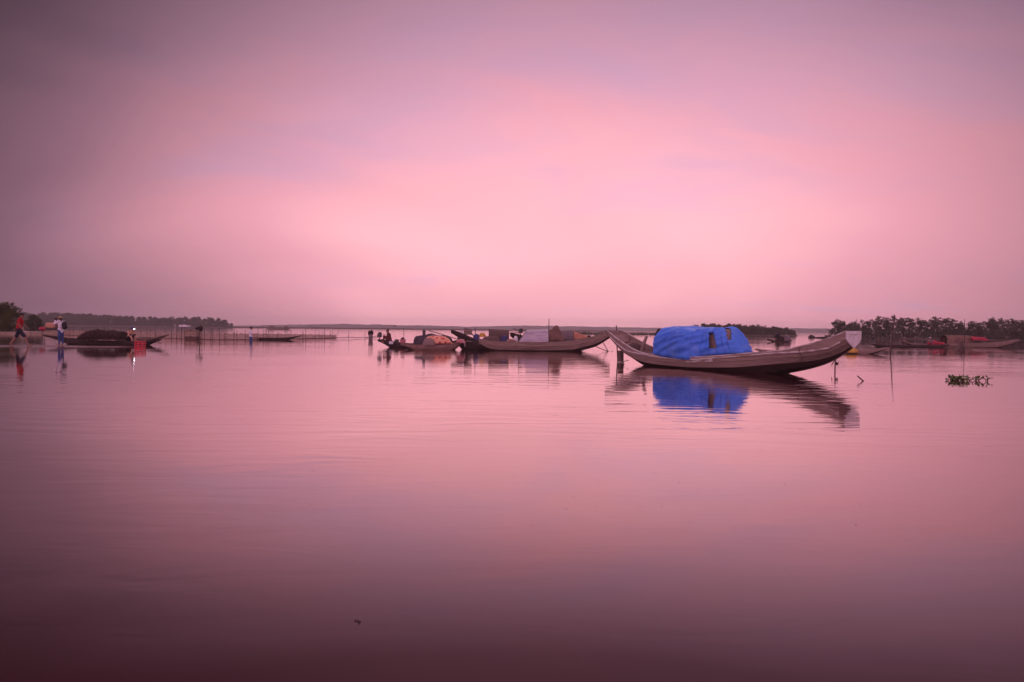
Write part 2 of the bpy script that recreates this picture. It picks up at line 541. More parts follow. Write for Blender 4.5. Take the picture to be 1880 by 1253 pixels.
# far wooded shore, a thin earth dyke, three wooded points and the near sandbar
def far_shore():
    b = MB(); P = []
    prof = [(-400, 602), (400, 599), (500, 597), (620, 595), (760, 597.5), (860, 600), (960, 598), (1060, 599.5), (1160, 601.5), (1300, 603.5), (1400, 602.5), (1520, 603.5), (2300, 612)]
    Y = 1240
    for i in range(420):
        px = -420 + i * 6.4
        X = (px - 940) / FPX * Y
        z = max(1.2, zat(X, Y, interp(prof, px))) + .9 * noise.noise((px * .05, 0, 0)) + .7 * noise.noise((px * .21, 5, 0)) + .5 * noise.noise((px * .7, 9, 0))
        P.append([Vector((X, Y - 6, -.3)), Vector((X, Y, z * .75)), Vector((X, Y + 8, z)), Vector((X, Y + 90, z * .9)), Vector((X, Y + 140, -.3))])
    vs = [p for r in P for p in r]; fs = []
    for i in range(len(P) - 1):
        for k in range(4):
            a = i * 5 + k
            fs.append((a, a + 5, a + 6, a + 1))
    b.add(vs, fs)
    tag(b.build('far_shore', M['shore']), kind='structure')


far_shore()
strip('dyke', M['dyke'], [((px - 940) / FPX * 450, 450 + .02 * (px - 430)) for px in range(400, 1130, 12)], 2.5, [.75 + .22 * noise.noise((i * .35, 0, 0)) for i in range(61)], n=5)
strip('wooded_point', M['mud'], [(X, 446 + 4 * math.sin(X * .03)) for X in range(-460, -180, 6)], 14, .5, jit=1.2)
strip('wooded_islet', M['mud'], [(X, 198) for X in range(48, 84, 2)], 3.2, .3, jit=.5)
strip('mangrove_bank', M['mud'], [(X, 137 + .8 * math.sin(X * .2)) for X in range(62, 128, 2)], 4.5, .3, jit=.6)
strip('muddy_bank', M['tanmud'], [(X, 78 + (X + 60) * .05) for X in [-90 + i * 1.5 for i in range(27)]], [5.0] * 22 + [4.6, 4.0, 3.0, 1.8, .4], [.30 + .10 * noise.noise((i * .5, 2, 0)) for i in range(27)], jit=.5)
sb = []
for i in range(60):
    X = -46 + i * .43
    sb.append((X, 37.6 + (X + 28) * .12))
strip('sandbar', M['wet_sand'], sb, [2.3 * min(1, (59 - i) / 14 + .04) for i in range(60)], [.045 + .012 * noise.noise((i * .4, 0, 1)) for i in range(60)], n=9, jit=.35, zb=-.035)


# ------------------------------------------------------------------ trees
def leaf_cloud(b, c, r, n, s, rg):
    for _ in range(n):
        while True:
            p = Vector((rg.uniform(-1, 1), rg.uniform(-1, 1), rg.uniform(-1, 1)))
            if .15 < p.length < 1: break
        if rg.random() < .35: p = p * rg.uniform(1.0, 1.7)
        p = Vector((p.x * r[0], p.y * r[1], p.z * r[2])) + c
        d = Vector((rg.gauss(0, 1), rg.gauss(0, 1), rg.gauss(0, .7))).normalized()
        e = d.orthogonal().normalized()
        e.rotate(Matrix.Rotation(rg.uniform(0, 6.28), 3, d))
        f = d.cross(e)
        q = s * rg.uniform(.6, 1.4)
        k = len(b.v)
        b.v += [tuple(p - e * q), tuple(p + f * q * .55 + d * q * .15), tuple(p + e * q), tuple(p - f * q * .55 + d * q * .15)]
        b.f += [(k, k + 1, k + 2, k + 3)]


def tree_meshes(kind, seed, leaf):
    """unit-height tree: (trunk mesh, crown mesh)"""
    rg = random.Random(seed)
    tb, cb = MB(), MB()
    if kind == 'tall':                       # slim stems, tufted tops, thin skirts
        for s in range(rg.choice((2, 3, 3))):
            x, y = rg.uniform(-.06, .06), rg.uniform(-.06, .06)
            lean = Vector((rg.uniform(-.09, .09), rg.uniform(-.09, .09), 0))
            H = rg.uniform(.78, .95)
            pts = [Vector((x, y, 0)) + lean * (t ** 1.3) * 1.2 + Vector((rg.uniform(-.012, .012), 0, H * t)) for t in (0, .25, .5, .75, 1)]
            tb.tube(pts, [.017, .014, .011, .008, .004], 5)
            for q in range(13):
                t = rg.uniform(.34, 1.0)
                a = pts[0].lerp(pts[-1], t)
                w_ = .06 + .16 * rg.random() * (1.15 - .45 * t)
                an = rg.uniform(0, 6.28)
                o = Vector((math.cos(an) * w_, math.sin(an) * w_, rg.uniform(-.01, .09)))
                tb.tube([a, a + o * .6, a + o], [.006, .004, .002], 4)
                leaf_cloud(cb, a + o, (rg.uniform(.05, .11), .09, rg.uniform(.03, .07)), rg.choice((10, 16, 24, 34)), leaf, rg)
            leaf_cloud(cb, pts[-1], (.07, .07, .06), 26, leaf, rg)
    elif kind == 'bush':                     # full to the ground
        for s in range(3):
            x, y = rg.uniform(-.1, .1), rg.uniform(-.1, .1)
            pts = [Vector((x, y, 0)), Vector((x * 1.6, y * 1.6, .4)), Vector((x * 2.2, y * 2.2, .8))]
            tb.tube(pts, [.02, .014, .005], 5)
        for q in range(24):
            z = rg.uniform(.03, .86)
            w = .36 * (1 - max(0, z - .45) / .62)
            a = rg.uniform(0, 6.28)
            leaf_cloud(cb, Vector((math.cos(a) * w * rg.uniform(.3, 1), math.sin(a) * w * rg.uniform(.3, 1), z)), (rg.uniform(.09, .15), .13, rg.uniform(.06, .11)), 52, leaf, rg)
        leaf_cloud(cb, Vector((0, 0, .86)), (.11, .11, .11), 40, leaf, rg)
    else:                                    # round-topped tree
        H = .6
        pts = [Vector((0, 0, 0)), Vector((.02, .01, .3)), Vector((.03, -.01, H)), Vector((.0, .0, .85))]
        tb.tube(pts, [.03, .024, .018, .004], 6)
        for q in range(15):
            t = rg.uniform(.3, .95)
            a = pts[1].lerp(pts[3], t)
            an = rg.uniform(0, 6.28)
            w = .33 * math.sin(math.pi * min(.95, max(.15, t * .8 + .12)))
            o = Vector((math.cos(an) * w, math.sin(an) * w, rg.uniform(-.02, .12)))
            tb.tube([a, a + o * .5, a + o], [.011, .007, .003], 4)
            leaf_cloud(cb, a + o, (rg.uniform(.10, .16), .14, rg.uniform(.07, .12)), 44, leaf, rg)
        for q in range(6):
            leaf_cloud(cb, Vector((rg.uniform(-.2, .2), rg.uniform(-.2, .2), rg.uniform(.12, .4))), (.14, .14, .1), 30, leaf, rg)
    return tb, cb


TREES = {}
for kind, n, leafm, leaf in (('tall', 9, 'leaf_right', .028), ('bush', 6, 'leaf_right', .034), ('round', 4, 'leaf_far', .045), ('bushfar', 4, 'leaf_far', .045)):
    for i in range(n):
        t_, c_ = tree_meshes('bush' if kind == 'bushfar' else kind, 100 + i * 7 + len(kind), leaf)
        TREES.setdefault(kind, []).append((t_.mesh('trunk', M['bark'], smooth=True), c_.mesh('crown', M[leafm])))


def plant_tree(kind, X, Y, h, w, label, group, name='mangrove_tree', z=.05):
    tm, cm = R.choice(TREES[kind])
    r = bpy.data.objects.new(name, None); r.empty_display_size = .2
    COL.objects.link(r)
    r.location = (X, Y, z); r.rotation_euler = (0, 0, R.uniform(0, 6.28)); r.scale = (w, w, h)
    tag(r, label, 'tree', group)
    for nm, me in (('trunk', tm), ('crown', cm)):
        o = bpy.data.objects.new(nm, me); place(o, r)
    return r


def near_R(px):
    for x, t in ((1610, 'just right of the white-ended bow'), (1660, 'behind the tall leaning bamboo pole'), (1700, 'above the low dark boat at right'), (1735, 'behind the red cloth heaps at right'), (1780, 'behind the brown boat shelter at right'),
                 (1815, 'behind the red cover at right'), (1850, 'above the right boat\'s long prow'), (9999, 'at the right edge of the view')):
        if px < x: return t


def near_L(px):
    for x, t in ((30, 'behind the leafy tree at the left edge'), (70, 'behind the person in red'), (100, 'left of the person in white'), (140, 'just right of the person in white'), (185, 'above the left half of the black nets'), (232, 'above the right half of the black nets'), (275, 'above the lit headlamp'),
                 (320, 'above the pointed prow'), (350, 'behind the white platform boards'), (385, 'behind the bundle-topped stake'), (412, 'near the right end of the wood'), (9999, 'at the low right tip of the wood')):
        if px < x: return t


def near_M(px):
    for x, t in ((1290, 'above the left half of the blue tarpaulin'), (1345, 'above the right half of the blue tarpaulin'), (1400, 'right of the blue tarpaulin'), (1435, 'above the small laden boat'), (9999, 'at the right tip of the islet')):
        if px < x: return t


# right bank: slim mangroves one can see through, bushes below
topR = [(1530, 590), (1541, 584), (1556, 588), (1580, 594), (1600, 592), (1640, 588), (1672, 582), (1700, 590), (1735, 587), (1760, 592), (1800, 591), (1842, 586), (1860, 588), (1900, 590), (2100, 592)]
for i in range(72):
    px = 1536 + i * 6.9 + R.uniform(-3, 3)
    Y = 137 + R.uniform(-2.2, 2.4)
    X = (px - 940) / FPX * Y
    if X > 126: break
    h = max(2.2, zat(X, Y, interp(topR, px) + R.choice((-2, 0, 3)) + R.uniform(-5, 4)))
    if px < 1585:
        plant_tree('bush', X, Y, h * 1.02, h * .85, 'dense dark mangrove at the left end of the right-hand bank', 'dense mangroves ending the right-hand bank')
    else:
        plant_tree('tall', X, Y, h * 1.02, h * 1.0, 'slim see-through mangrove ' + near_R(px), 'slim mangroves along the right-hand bank')
for i in range(76):
    px = 1548 + i * 6.2 + R.uniform(-3, 3)
    Y = 136.0 + R.uniform(-2, 2)
    X = (px - 940) / FPX * Y
    if X > 126: break
    low = 1.6 if px < 1735 else 2.3
    h = low * R.uniform(.8, 1.15)
    plant_tree('bush', X, Y, h, h * 1.25, 'low mangrove bush ' + near_R(px), 'low bushes along the right-hand bank', 'mangrove_bush')
# middle islet
topM = [(1250, 601), (1270, 596), (1300, 594), (1340, 594), (1400, 598), (1430, 600), (1448, 602), (1462, 607)]
for row in range(2):
    for i in range(36):
        px = 1252 + i * 5.9 + R.uniform(-2, 2)
        if px > 1459: continue
        Y = 198 + row * 2.5 + R.uniform(-.8, .8)
        X = (px - 940) / FPX * Y
        h = max(1.1, zat(X, Y, interp(topM, px) + R.uniform(-1.2, 2.2) + (0 if row else 3)))
        plant_tree('bushfar' if row == 0 or R.random() < .75 else 'tall', X, Y, h, h * 1.1, ('front' if row == 0 else 'rear') + ' islet tree ' + near_M(px), 'trees on the wooded islet')
# left point
topL = [(-200, 570), (40, 571), (60, 575), (100, 574), (160, 576), (240, 580), (300, 582), (370, 582), (400, 584), (418, 589), (430, 595), (440, 598)]
for row in range(2):
    for i in range(60):
        px = -60 + i * 8.2 + R.uniform(-3, 3)
        if px > 430: continue
        Y = 442 + row * 8 + R.uniform(-2, 2)
        X = (px - 940) / FPX * Y
        h = max(1.5, zat(X, Y, interp(topL, px) + R.uniform(-1.2, 1.8) + (0 if row else 4)))
        plant_tree('bushfar' if row == 0 or R.random() < .6 else 'round', X, Y, h, h * 1.05 if h > 4 else h * 1.3, ('front' if row == 0 else 'rear') + ' hazy wood tree ' + near_L(px), 'trees of the long wood on the left')


def near_tree(px, Y, top, w, label, seed, kind='round', m_='leaf_near'):
    X = (px - 940) / FPX * Y
    h = zat(X, Y, top) - .2
    t_, c_ = tree_meshes(kind, seed, .026)
    t2, c2 = tree_meshes(kind, seed + 1, .026)
    root = empty('bank_tree', (X, Y, .25), label, 'tree')
    root.scale = (w, w, h)
    for nm, b_, mm_ in (('trunk', t_, M['bark']), ('crown', c_, M[m_])):
        if nm == 'crown':
            b_.add(c2.v, c2.f); c3 = tree_meshes('bush', seed + 5, .026)[1]; b_.add(c3.v, c3.f)
        o = bpy.data.objects.new(nm, b_.mesh(nm, mm_)); place(o, root)


near_tree(4, 82, 555, 4.6, 'leafy green tree on the muddy bank at the left edge', 501)
near_tree(20, 80, 566, 3.0, 'smaller leafy green tree beside the person in red', 511, 'bush')
near_tree(62, 92, 577, 3.2, 'dark bushy tree on the bank between the two standing people', 521, 'bush', 'leaf_far')
near_tree(-30, 80, 552, 5.0, 'tall leafy tree cut by the left edge of the view', 531)


def reeds():
    b = MB(); rg = random.Random(5)
    for i in range(1500):
        px = rg.uniform(1040, 1215)
        Y = 190 + rg.uniform(-4, 6)
        X = (px - 940) / FPX * Y
        h = rg.uniform(.35, 1.1) * (.6 + .5 * noise.noise((px * .06, 0, 0)) + .3)
        l = rg.uniform(-.15, .15)
        k = len(b.v)
        b.v += [(X - .05, Y, -.05), (X + .05, Y, -.05), (X + l, Y, h)]
        b.f += [(k, k + 1, k + 2)]
    tag(b.build('reeds', M['leaf_far']), 'band of low reeds standing in the water behind the moored boats', 'reeds', kind='stuff')


reeds()


# ------------------------------------------------------------------ boats
class Boat:
    def __init__(s, name, label, A, B, bmax, sheer, kl, kr, e0=.15, e1=.2, mid=.5, n=26, wood='wood', low='tar', rail=None,
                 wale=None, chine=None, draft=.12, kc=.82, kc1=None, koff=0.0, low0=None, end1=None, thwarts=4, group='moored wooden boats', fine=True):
        A, B = Vector((A[0], A[1], 0)), Vector((B[0], B[1], 0))
        s.A, s.B = A, B
        d = (B - A); s.L = d.length; s.d = d / s.L
        s.n = Vector((s.d.y, -s.d.x, 0))          # towards the camera
        s.ang = math.atan2(s.d.y, s.d.x)
        C = (A + B) / 2
        s.root = empty(name, (C.x, C.y, 0), label, 'boat', group, s.ang)
        s.bm, s.e0, s.e1, s.mid = bmax, e0, e1, mid
        s.N = n
        us = [i / (n - 1) for i in range(n)]
        s.us = us

        def solve(pl, off):
            z = []
            for u in us:
                p = A + s.d * (u * s.L) + s.n * (s.b(u) * off)
                px = proj((p.x, p.y, .5))[0]
                z.append(zat(p.x, p.y, interp(pl, px)))
            return z

        def sm(z, k=2, ends=True):
            for _ in range(k):
                z = [z[0]] + [(z[i - 1] + 2 * z[i] + z[i + 1]) / 4 for i in range(1, len(z) - 1)] + [z[-1]]
            return z
        s.zs = sm(solve(sheer, 1.0), 1)
        zk = []
        for u in us:
            p = A + s.d * (u * s.L) + s.n * (s.b(u) * (koff if u < .5 else 0))
            px = proj((p.x, p.y, .2))[0]
            if kl and px < kl[-1][0]: z = max(-draft, zat(p.x, p.y, interp(kl, px)))
            elif kr and px > kr[0][0]: z = max(-draft, zat(p.x, p.y, interp(kr, px)))
            else: z = -draft
            zk.append(z)
        s.zk = sm(zk, 2)
        s.zk = [min(k, z - .06) for k, z in zip(s.zk, s.zs)]
        s.zw = sm(solve(wale, 1.0), 1) if wale else [z - max(.05, .3 * (z - k)) for z, k in zip(s.zs, s.zk)]
        s.zw = [min(w_, z - .035) for w_, z in zip(s.zw, s.zs)]
        s.zw = [max(w_, k + .5 * (z - k)) for w_, z, k in zip(s.zw, s.zs, s.zk)]
        s.zc = sm(solve(chine, .85), 2) if chine else [k + .3 * (z - k) for z, k in zip(s.zs, s.zk)]
        s.zc = [min(max(c, k + .04), w_ - .03) for c, k, w_ in zip(s.zc, s.zk, s.zw)]
        s.kc, s.kc1 = kc, kc1
        s.section(wood, low, rail, end1, thwarts, fine)

    def b(s, u):
        if u < s.mid:
            t = u / s.mid; e = s.e0
        else:
            t = (1 - u) / (1 - s.mid); e = s.e1
        return s.bm * (e + (1 - e) * math.sin(math.pi / 2 * t) ** .85)

    def lz(s, arr, u):
        f = min(.9999, max(0, u)) * (s.N - 1); i = int(f)
        return arr[i] + (arr[i + 1] - arr[i]) * (f - i)

    def pt(s, u, y, z=0):
        """world point: u along, y = -1..1 across (+1 = camera side), z absolute"""
        p = s.A + s.d * (u * s.L) + s.n * (y * s.b(u))
        return Vector((p.x, p.y, z))

    def loc(s, i, y, z):
        return Vector(((s.us[i] - .5) * s.L, y, z))

    def sec(s, i):
        b = s.b(s.us[i]); zs, zw, zc, zk = s.zs[i], s.zw[i], s.zc[i], s.zk[i]
        u = s.us[i]; kc = s.kc if s.kc1 is None else s.kc + (s.kc1 - s.kc) * max(0, (u - .72) / .28) ** 1.5
        b1 = b * .985; b2 = b * kc
        return [(b, zs), (b1, zw), (b1 + (b2 - b1) * .28, zw + (zc - zw) * .45), (b2, zc), (b2 * .72, zk + (zc - zk) * .3), (b2 * .35, zk), (0, zk)]

    def off(s, i, o):
        """section pushed outward by o"""
        q = s.sec(i); r = []
        for j, (y, z) in enumerate(q):
            a = q[max(0, j - 1)]; c = q[min(len(q) - 1, j + 1)]
            ty, tz = c[0] - a[0], c[1] - a[1]
            l = math.hypot(ty, tz) or 1
            ny, nz_ = -tz / l, ty / l
            if ny < 0 and j < 4: ny, nz_ = -ny, -nz_
            if j == len(q) - 1: ny, nz_ = 0, -1
            if j >= 4 and nz_ > 0: ny, nz_ = -ny, -nz_
            r.append((max(0, y + ny * o), z + nz_ * o))
        return r

    def section(s, wood, low, rail, end1, thwarts, fine):
        I = range(s.N)
        mk = lambda rows: rows
        # inner shell
        P, Q = [], []
        for i in I:
            a, c = s.off(i, 0), s.off(i, -.022)
            P.append([s.loc(i, -y, z) for y, z in a] + [s.loc(i, y, z) for y, z in reversed(a[:-1])])
            Q.append([s.loc(i, -y, z) for y, z in c] + [s.loc(i, y, z) for y, z in reversed(c[:-1])])
        b = MB(); b.slab(P, Q)
        s.hull = b.build('hull', M[wood], s.root, local=True)
        # planks, two sides
        for side in (-1, 1):
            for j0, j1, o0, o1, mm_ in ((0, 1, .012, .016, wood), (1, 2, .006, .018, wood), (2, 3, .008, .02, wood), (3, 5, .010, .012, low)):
                P, Q = [], []
                for i in I:
                    A0, A1, Z = s.off(i, o0), s.off(i, o1), s.off(i, .002)
                    rp, rq = [], []
                    for j in range(j0, j1 + 1):
                        t = (j - j0) / (j1 - j0)
                        y = A0[j][0] + (A1[j][0] - A0[j][0]) * t; z = A0[j][1] + (A1[j][1] - A0[j][1]) * t
                        rp.append(s.loc(i, -side * y, z)); rq.append(s.loc(i, -side * Z[j][0], Z[j][1]))
                    P.append(rp); Q.append(rq)
                b = MB(); b.slab(P, Q)
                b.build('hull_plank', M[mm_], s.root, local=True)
            # gunwale rail
            P, Q = [], []
            for i in I:
                y, z = s.sec(i)[0]
                P.append([s.loc(i, -side * (y + .022), z - .02), s.loc(i, -side * (y + .022), z + .012), s.loc(i, -side * max(0, y - .03), z + .014)])
                Q.append([s.loc(i, -side * (y + .001), z - .02), s.loc(i, -side * (y + .001), z - .001), s.loc(i, -side * max(0, y - .03), z - .001)])
            b = MB(); b.slab(P, Q); b.build('gunwale', M[rail or wood], s.root, local=True)
        # end boards
        for i, dx in ((0, -1), (s.N - 1, 1)):
            q = s.off(i, .014)
            ring = [s.loc(i, -y, z) for y, z in q] + [s.loc(i, y, z) for y, z in reversed(q[:-1])]
            n = len(ring)
            b = MB()
            b.add([p + Vector((dx * .003, 0, 0)) for p in ring] + [p + Vector((dx * .035, 0, 0)) for p in ring],
                  [tuple(range(n)), tuple(reversed(range(n, 2 * n)))] + [(k, (k + 1) % n, n + (k + 1) % n, n + k) for k in range(n)])
            o = b.build('end_board', M[end1 if (dx > 0 and end1) else wood], s.root, local=True)
            if dx > 0 and end1: o['label'] = 'whitish painted end board with faded dark marks'
        nr = 12 if s.L > 8 else (7 if s.L > 3 else 0)
        for k in range(nr):
            i = int(round((.04 + .92 * k / (nr - 1)) * (s.N - 1)))
            q = s.off(i, -.024)[:-1]; r_ = s.off(i, -.06)[:-1]
            P = [[s.loc(i, sg * y, z) + Vector((dx, 0, 0)) for y, z in q] for dx in (-.025, .025) for sg in (1,)]
            b = MB()
            for sg in (-1, 1):
                b.slab([[s.loc(i, sg * y, z) + Vector((dx, 0, 0)) for y, z in q] for dx in (-.025, .025)],
                       [[s.loc(i, sg * max(0, y), z) + Vector((dx, 0, 0)) for y, z in r_] for dx in (-.025, .025)])
            b.build('rib', M['wood_mid'], s.hull, local=True, root=s.root)
        if thwarts:
            for k in range(thwarts):
                u = .16 + .68 * (k + .5) / thwarts
                z = s.lz(s.zs, u) - .07; w_ = s.b(u) * .985
                b = MB(); b.box(((u - .5) * s.L, 0, z), (.16, 2 * w_ - .05, .03)); b.build('thwart', M['wood_mid'], s.root, local=True)
        # floor boards
        for k in (-1, 0, 1):
            P, Q = [], []
            for i in I:
                if not .1 < s.us[i] < .9: continue
                z = s.zk[i] + .45 * (s.zs[i] - s.zk[i]); hw = s.b(s.us[i]) * .26
                y = k * hw * 2.04
                P.append([s.loc(i, y - hw, z), s.loc(i, y + hw, z)]); Q.append([s.loc(i, y - hw, z - .02), s.loc(i, y + hw, z - .02)])
            b = MB(); b.slab(P, Q); b.build('floor_board', M['wood_mid'], s.root, local=True)


def arch(B, u0, u1, h0, h1, m_, name='roof_mat', yw=.96, cols=1, rows=1, corr=0.0, drop=.0, p=.75, n=None, label=None, skew=0.0):
    """barrel shelter over part of a boat; sheets are parts"""
    sheets = []
    n = n or 8
    for c in range(cols):
        for r in range(rows):
            P, Q = [], []
            for i in range(n + 1):
                t = (c + i / n * .998) / cols
                u = u0 + (u1 - u0) * t
                b = B.b(min(.9, max(.1, u))) * yw; zg = B.lz(B.zs, u) - drop; h = h0 + (h1 - h0) * t
                rp, rq = [], []
                for k in range(9):
                    th = math.pi * (r + k / 8) / rows
                    f = (1 + corr * math.sin(i / n * math.pi * 2 * 4)) if corr else 1
                    lift = .012 * (r % 2) + .004 * c
                    sy, sz = math.cos(th), math.sin(th)
                    y = (b + lift) * math.copysign(abs(sy) ** p, sy) * f; z = zg + (h + lift) * f * abs(sz) ** p
                    xo = (u - .5) * B.L + skew * (1 - t) * abs(sz) ** p
                    rp.append(Vector((xo, -y, z)))
                    rq.append(Vector((xo, -y * .975, zg + (z - zg) * .965)))
                P.append(rp); Q.append(rq)
            b_ = MB(); b_.slab(P, Q)
            o = b_.build(name, m_, B.root, local=True, smooth=True)
            if label: o['label'] = label
            sheets.append(o)
    # bent hoops under the roof
    for q in (0, 1):
        u = u0 + (u1 - u0) * (.02 if q == 0 else .98)
        b = B.b(u) * yw * .955; zg = B.lz(B.zs, u) - drop; h = (h0 if q == 0 else h1) * .945
        pts = []
        for k in range(13):
            th = math.pi * k / 12
            pts.append(Vector(((u - .5) * B.L, -b * math.copysign(abs(math.cos(th)) ** p, math.cos(th)), zg + h * abs(math.sin(th)) ** p)))
        mb_ = MB(); mb_.tube(pts, .014, 5); mb_.build('roof_hoop', M['bamboo'], B.root, local=True)
    return sheets


def drape(name, label, cat, P0, P1, top, w, base, m_, ni=60, nj=28, p=.62, q=.8, fold=.02, fs=3.0, seed=0, holes=None, group=None, folds=(), thick=.012, crisp=.0, base_near=None, parent=None):
    """cloth or heap lying over something: ridge follows `top`, feet at `base` (z)"""
    P0, P1 = Vector((P0[0], P0[1], 0)), Vector((P1[0], P1[1], 0))
    d = P1 - P0; L = d.length; d /= L
    nn = Vector((d.y, -d.x, 0))
    ang = math.atan2(d.y, d.x)
    C = (P0 + P1) / 2
    root_inv = (Matrix.Translation(C) @ Matrix.Rotation(ang, 4, 'Z')).inverted()
    rows = []
    for i in range(ni + 1):
        u = i / ni
        c = P0 + d * (u * L)
        px = proj((c.x, c.y, .8))[0]
        zt = zat(c.x, c.y, interp(top, px))
        ww = w(u) if callable(w) else w
        zb = base(u) if callable(base) else base
        zt = max(zt, zb + .03)
        zn = zb
        if base_near:
            g = c + nn * ww
            zn = zat(g.x, g.y, interp(base_near, proj((g.x, g.y, .6))[0]))
        row = []
        for k in range(nj + 1):
            th = math.pi * k / nj
            cy, sz = math.cos(th), math.sin(th)
            y = ww * math.copysign(abs(cy) ** p, cy)
            t = abs(sz) ** q
            zb_ = zn if cy > 0 else zb
            z = zb_ + (zt - zb_) * t
            X = u * L
            f = fold * (noise.noise((X * fs + seed, y * fs * .8 + z * fs, seed)) + .55 * noise.noise((X * fs * 2.6, z * fs * 2.2 + y * 2, seed + 7)))
            if crisp:
                a1 = z * 3.4 - X * 1.5 - y * 1.2; c1 = noise.noise((a1 + seed, X * .45 + z * .2, seed + 3)); c2 = noise.noise((a1 * 2.1 + X * .8, X * .9, seed + 9))
                f += crisp * (.35 - (abs(c1) * 2.0) ** .7) + crisp * .45 * (.35 - (abs(c2) * 2.0) ** .7)
            for (u0, v0, u1, v1, wd, amp) in folds:
                v = k / nj
                ax, ay = (u - u0), (v - v0) * .6
                bx, by = (u1 - u0), (v1 - v0) * .6
                tt = max(0, min(1, (ax * bx + ay * by) / (bx * bx + by * by)))
                dist = math.hypot(ax - bx * tt, ay - by * tt) / wd
                f += amp * math.exp(-dist * dist) * math.sin(math.pi * (.12 + .76 * tt))
            oy, oz = math.copysign(abs(cy) ** .5, cy), max(0, sz)
            pt_ = c + nn * (y + f * oy) + Vector((0, 0, z + f * oz * .8))
            pt_ += d * (fold * .4 * noise.noise((z * 4, seed, X * 2)))
            row.append(pt_)
        rows.append(row)
    # closing ends
    def cap(row, c, sgn):
        out = []
        for t in (.75, .45, .15):
            r_ = []
            for pnt in row:
                tgt = Vector((c.x, c.y, 0)) + d * (sgn * .012 * (1 - t))
                q_ = Vector((tgt.x + (pnt.x - c.x) * t, tgt.y + (pnt.y - c.y) * t, row[0].z + (pnt.z - row[0].z) * t))
                r_.append(q_)
            out.append(r_)
        return out
    lc, rc = cap(rows[0], P0, -1), cap(rows[-1], P1, 1)
    allr = list(reversed(lc)) + rows + rc
    nvi = len(allr); njj = nj + 1
    b = MB()
    b.v = [tuple(p_) for r_ in allr for p_ in r_]
    for i in range(nvi - 1):
        for k in range(nj):
            if holes and 3 <= i < nvi - 4:
                v = (k + .5) / nj
                if v < .5 and holes(*proj((allr[i][k] + allr[i + 1][k + 1]) / 2)): continue
            a = i * njj + k
            b.f.append((a, a + 1, a + njj + 1, a + njj))
    me = b.mesh(name, m_, root_inv, True)
    o = bpy.data.objects.new(name, me)
    if parent is None:
        o.location = C; o.rotation_euler = (0, 0, ang)
    else:
        o.parent = parent
        o.matrix_local = INV[parent.name] @ root_inv.inverted()
        label = cat = None
    COL.objects.link(o)
    INV[o.name] = root_inv
    if thick:
        so = o.modifiers.new('thickness', 'SOLIDIFY'); so.thickness = thick; so.offset = -1
    tag(o, label, cat, group)
    return o


def tips(pxl, Yl, pxr, Yr):
    return ((pxl - 940) / FPX * Yl, Yl), ((pxr - 940) / FPX * Yr, Yr)


# --- the near boat under the blue tarpaulin
A, Bp = tips(1127, 25.9, 1566, 18.7)
near = Boat('covered_sampan', 'nearest wooden boat, high prow at each end, under a blue tarpaulin', A, Bp, .78,
            [(1111, 606), (1118, 609), (1128, 619), (1147, 632), (1164, 642), (1180, 648.5), (1208, 653), (1262, 656.5), (1295, 655), (1340, 651.5), (1382, 647.5), (1420, 645.7), (1444, 642.5), (1500, 628), (1541, 613.5), (1551, 608)],
            [(1112, 613), (1135, 640), (1157, 660), (1172, 670.5)], [(1432, 686), (1462, 682.4), (1502, 673), (1524, 665), (1540, 657), (1565, 638), (1574, 631)],
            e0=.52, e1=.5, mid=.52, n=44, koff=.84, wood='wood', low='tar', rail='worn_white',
            wale=[(1111, 612), (1139, 643), (1180, 650.5), (1208, 656), (1262, 661), (1295, 659), (1340, 655), (1382, 651.5), (1425, 648.5), (1488, 645), (1543, 637), (1556, 630)],
            chine=[(1111, 613), (1135, 640), (1160, 657), (1190, 667), (1262, 674), (1350, 674.5), (1414, 669), (1494, 662), (1540, 648), (1562, 631)], kc=.86, kc1=.26, end1='board', thwarts=5)


def wale_strip(B, u0, u1, m_, gaps=()):
    n = 30
    P, Q = [], []
    for i in range(n + 1):
        u = u0 + (u1 - u0) * i / n
        z = B.lz(B.zw, u); y = B.b(u) * .985
        P.append([Vector(((u - .5) * B.L, -(y + .034), z + .022)), Vector(((u - .5) * B.L, -(y + .034), z - .022))])
        Q.append([Vector(((u - .5) * B.L, -(y + .012), z + .022)), Vector(((u - .5) * B.L, -(y + .012), z - .022))])
    b = MB(); b.slab(P, Q)
    return b.build('rubbing_strake', m_, B.root, local=True)


wale_strip(near, .03, .985, M['worn_white'])
def u_at(B, px):
    a_, b_ = 0.0, 1.0
    for _ in range(30):
        m_ = (a_ + b_) / 2
        if proj(B.pt(m_, 0, .8))[0] < px: a_ = m_
        else: b_ = m_
    return a_


# worn white patches on the topside planks
def side_patch(B, px0, px1, w0, w1):
    ua, ub = u_at(B, px0), u_at(B, px1)
    P, Q = [], []
    for i in range(9):
        u = ua + (ub - ua) * i / 8
        f = u * (B.N - 1); k = min(B.N - 2, int(f)); t = f - k
        row, row2 = [], []
        for w_ in (w0, (w0 + w1) / 2, w1):
            o1 = []
            for kk in (k, k + 1):
                q = B.off(kk, .024)
                y = q[1][0] + (q[2][0] - q[1][0]) * w_; z = q[1][1] + (q[2][1] - q[1][1]) * w_
                o1.append((y, z))
            y = o1[0][0] + (o1[1][0] - o1[0][0]) * t; z = o1[0][1] + (o1[1][1] - o1[0][1]) * t
            y += .004; z += .012 * noise.noise((u * 60, w_ * 3, 0))
            row.append(Vector(((u - .5) * B.L, -y, z))); row2.append(Vector(((u - .5) * B.L, -y + .01, z)))
        P.append(row); Q.append(row2)
    b = MB(); b.slab(P, Q)
    o = b.build('paint_patch', M['worn_white'], B.root, local=True)
    o['label'] = 'worn whitish patch on the topside'


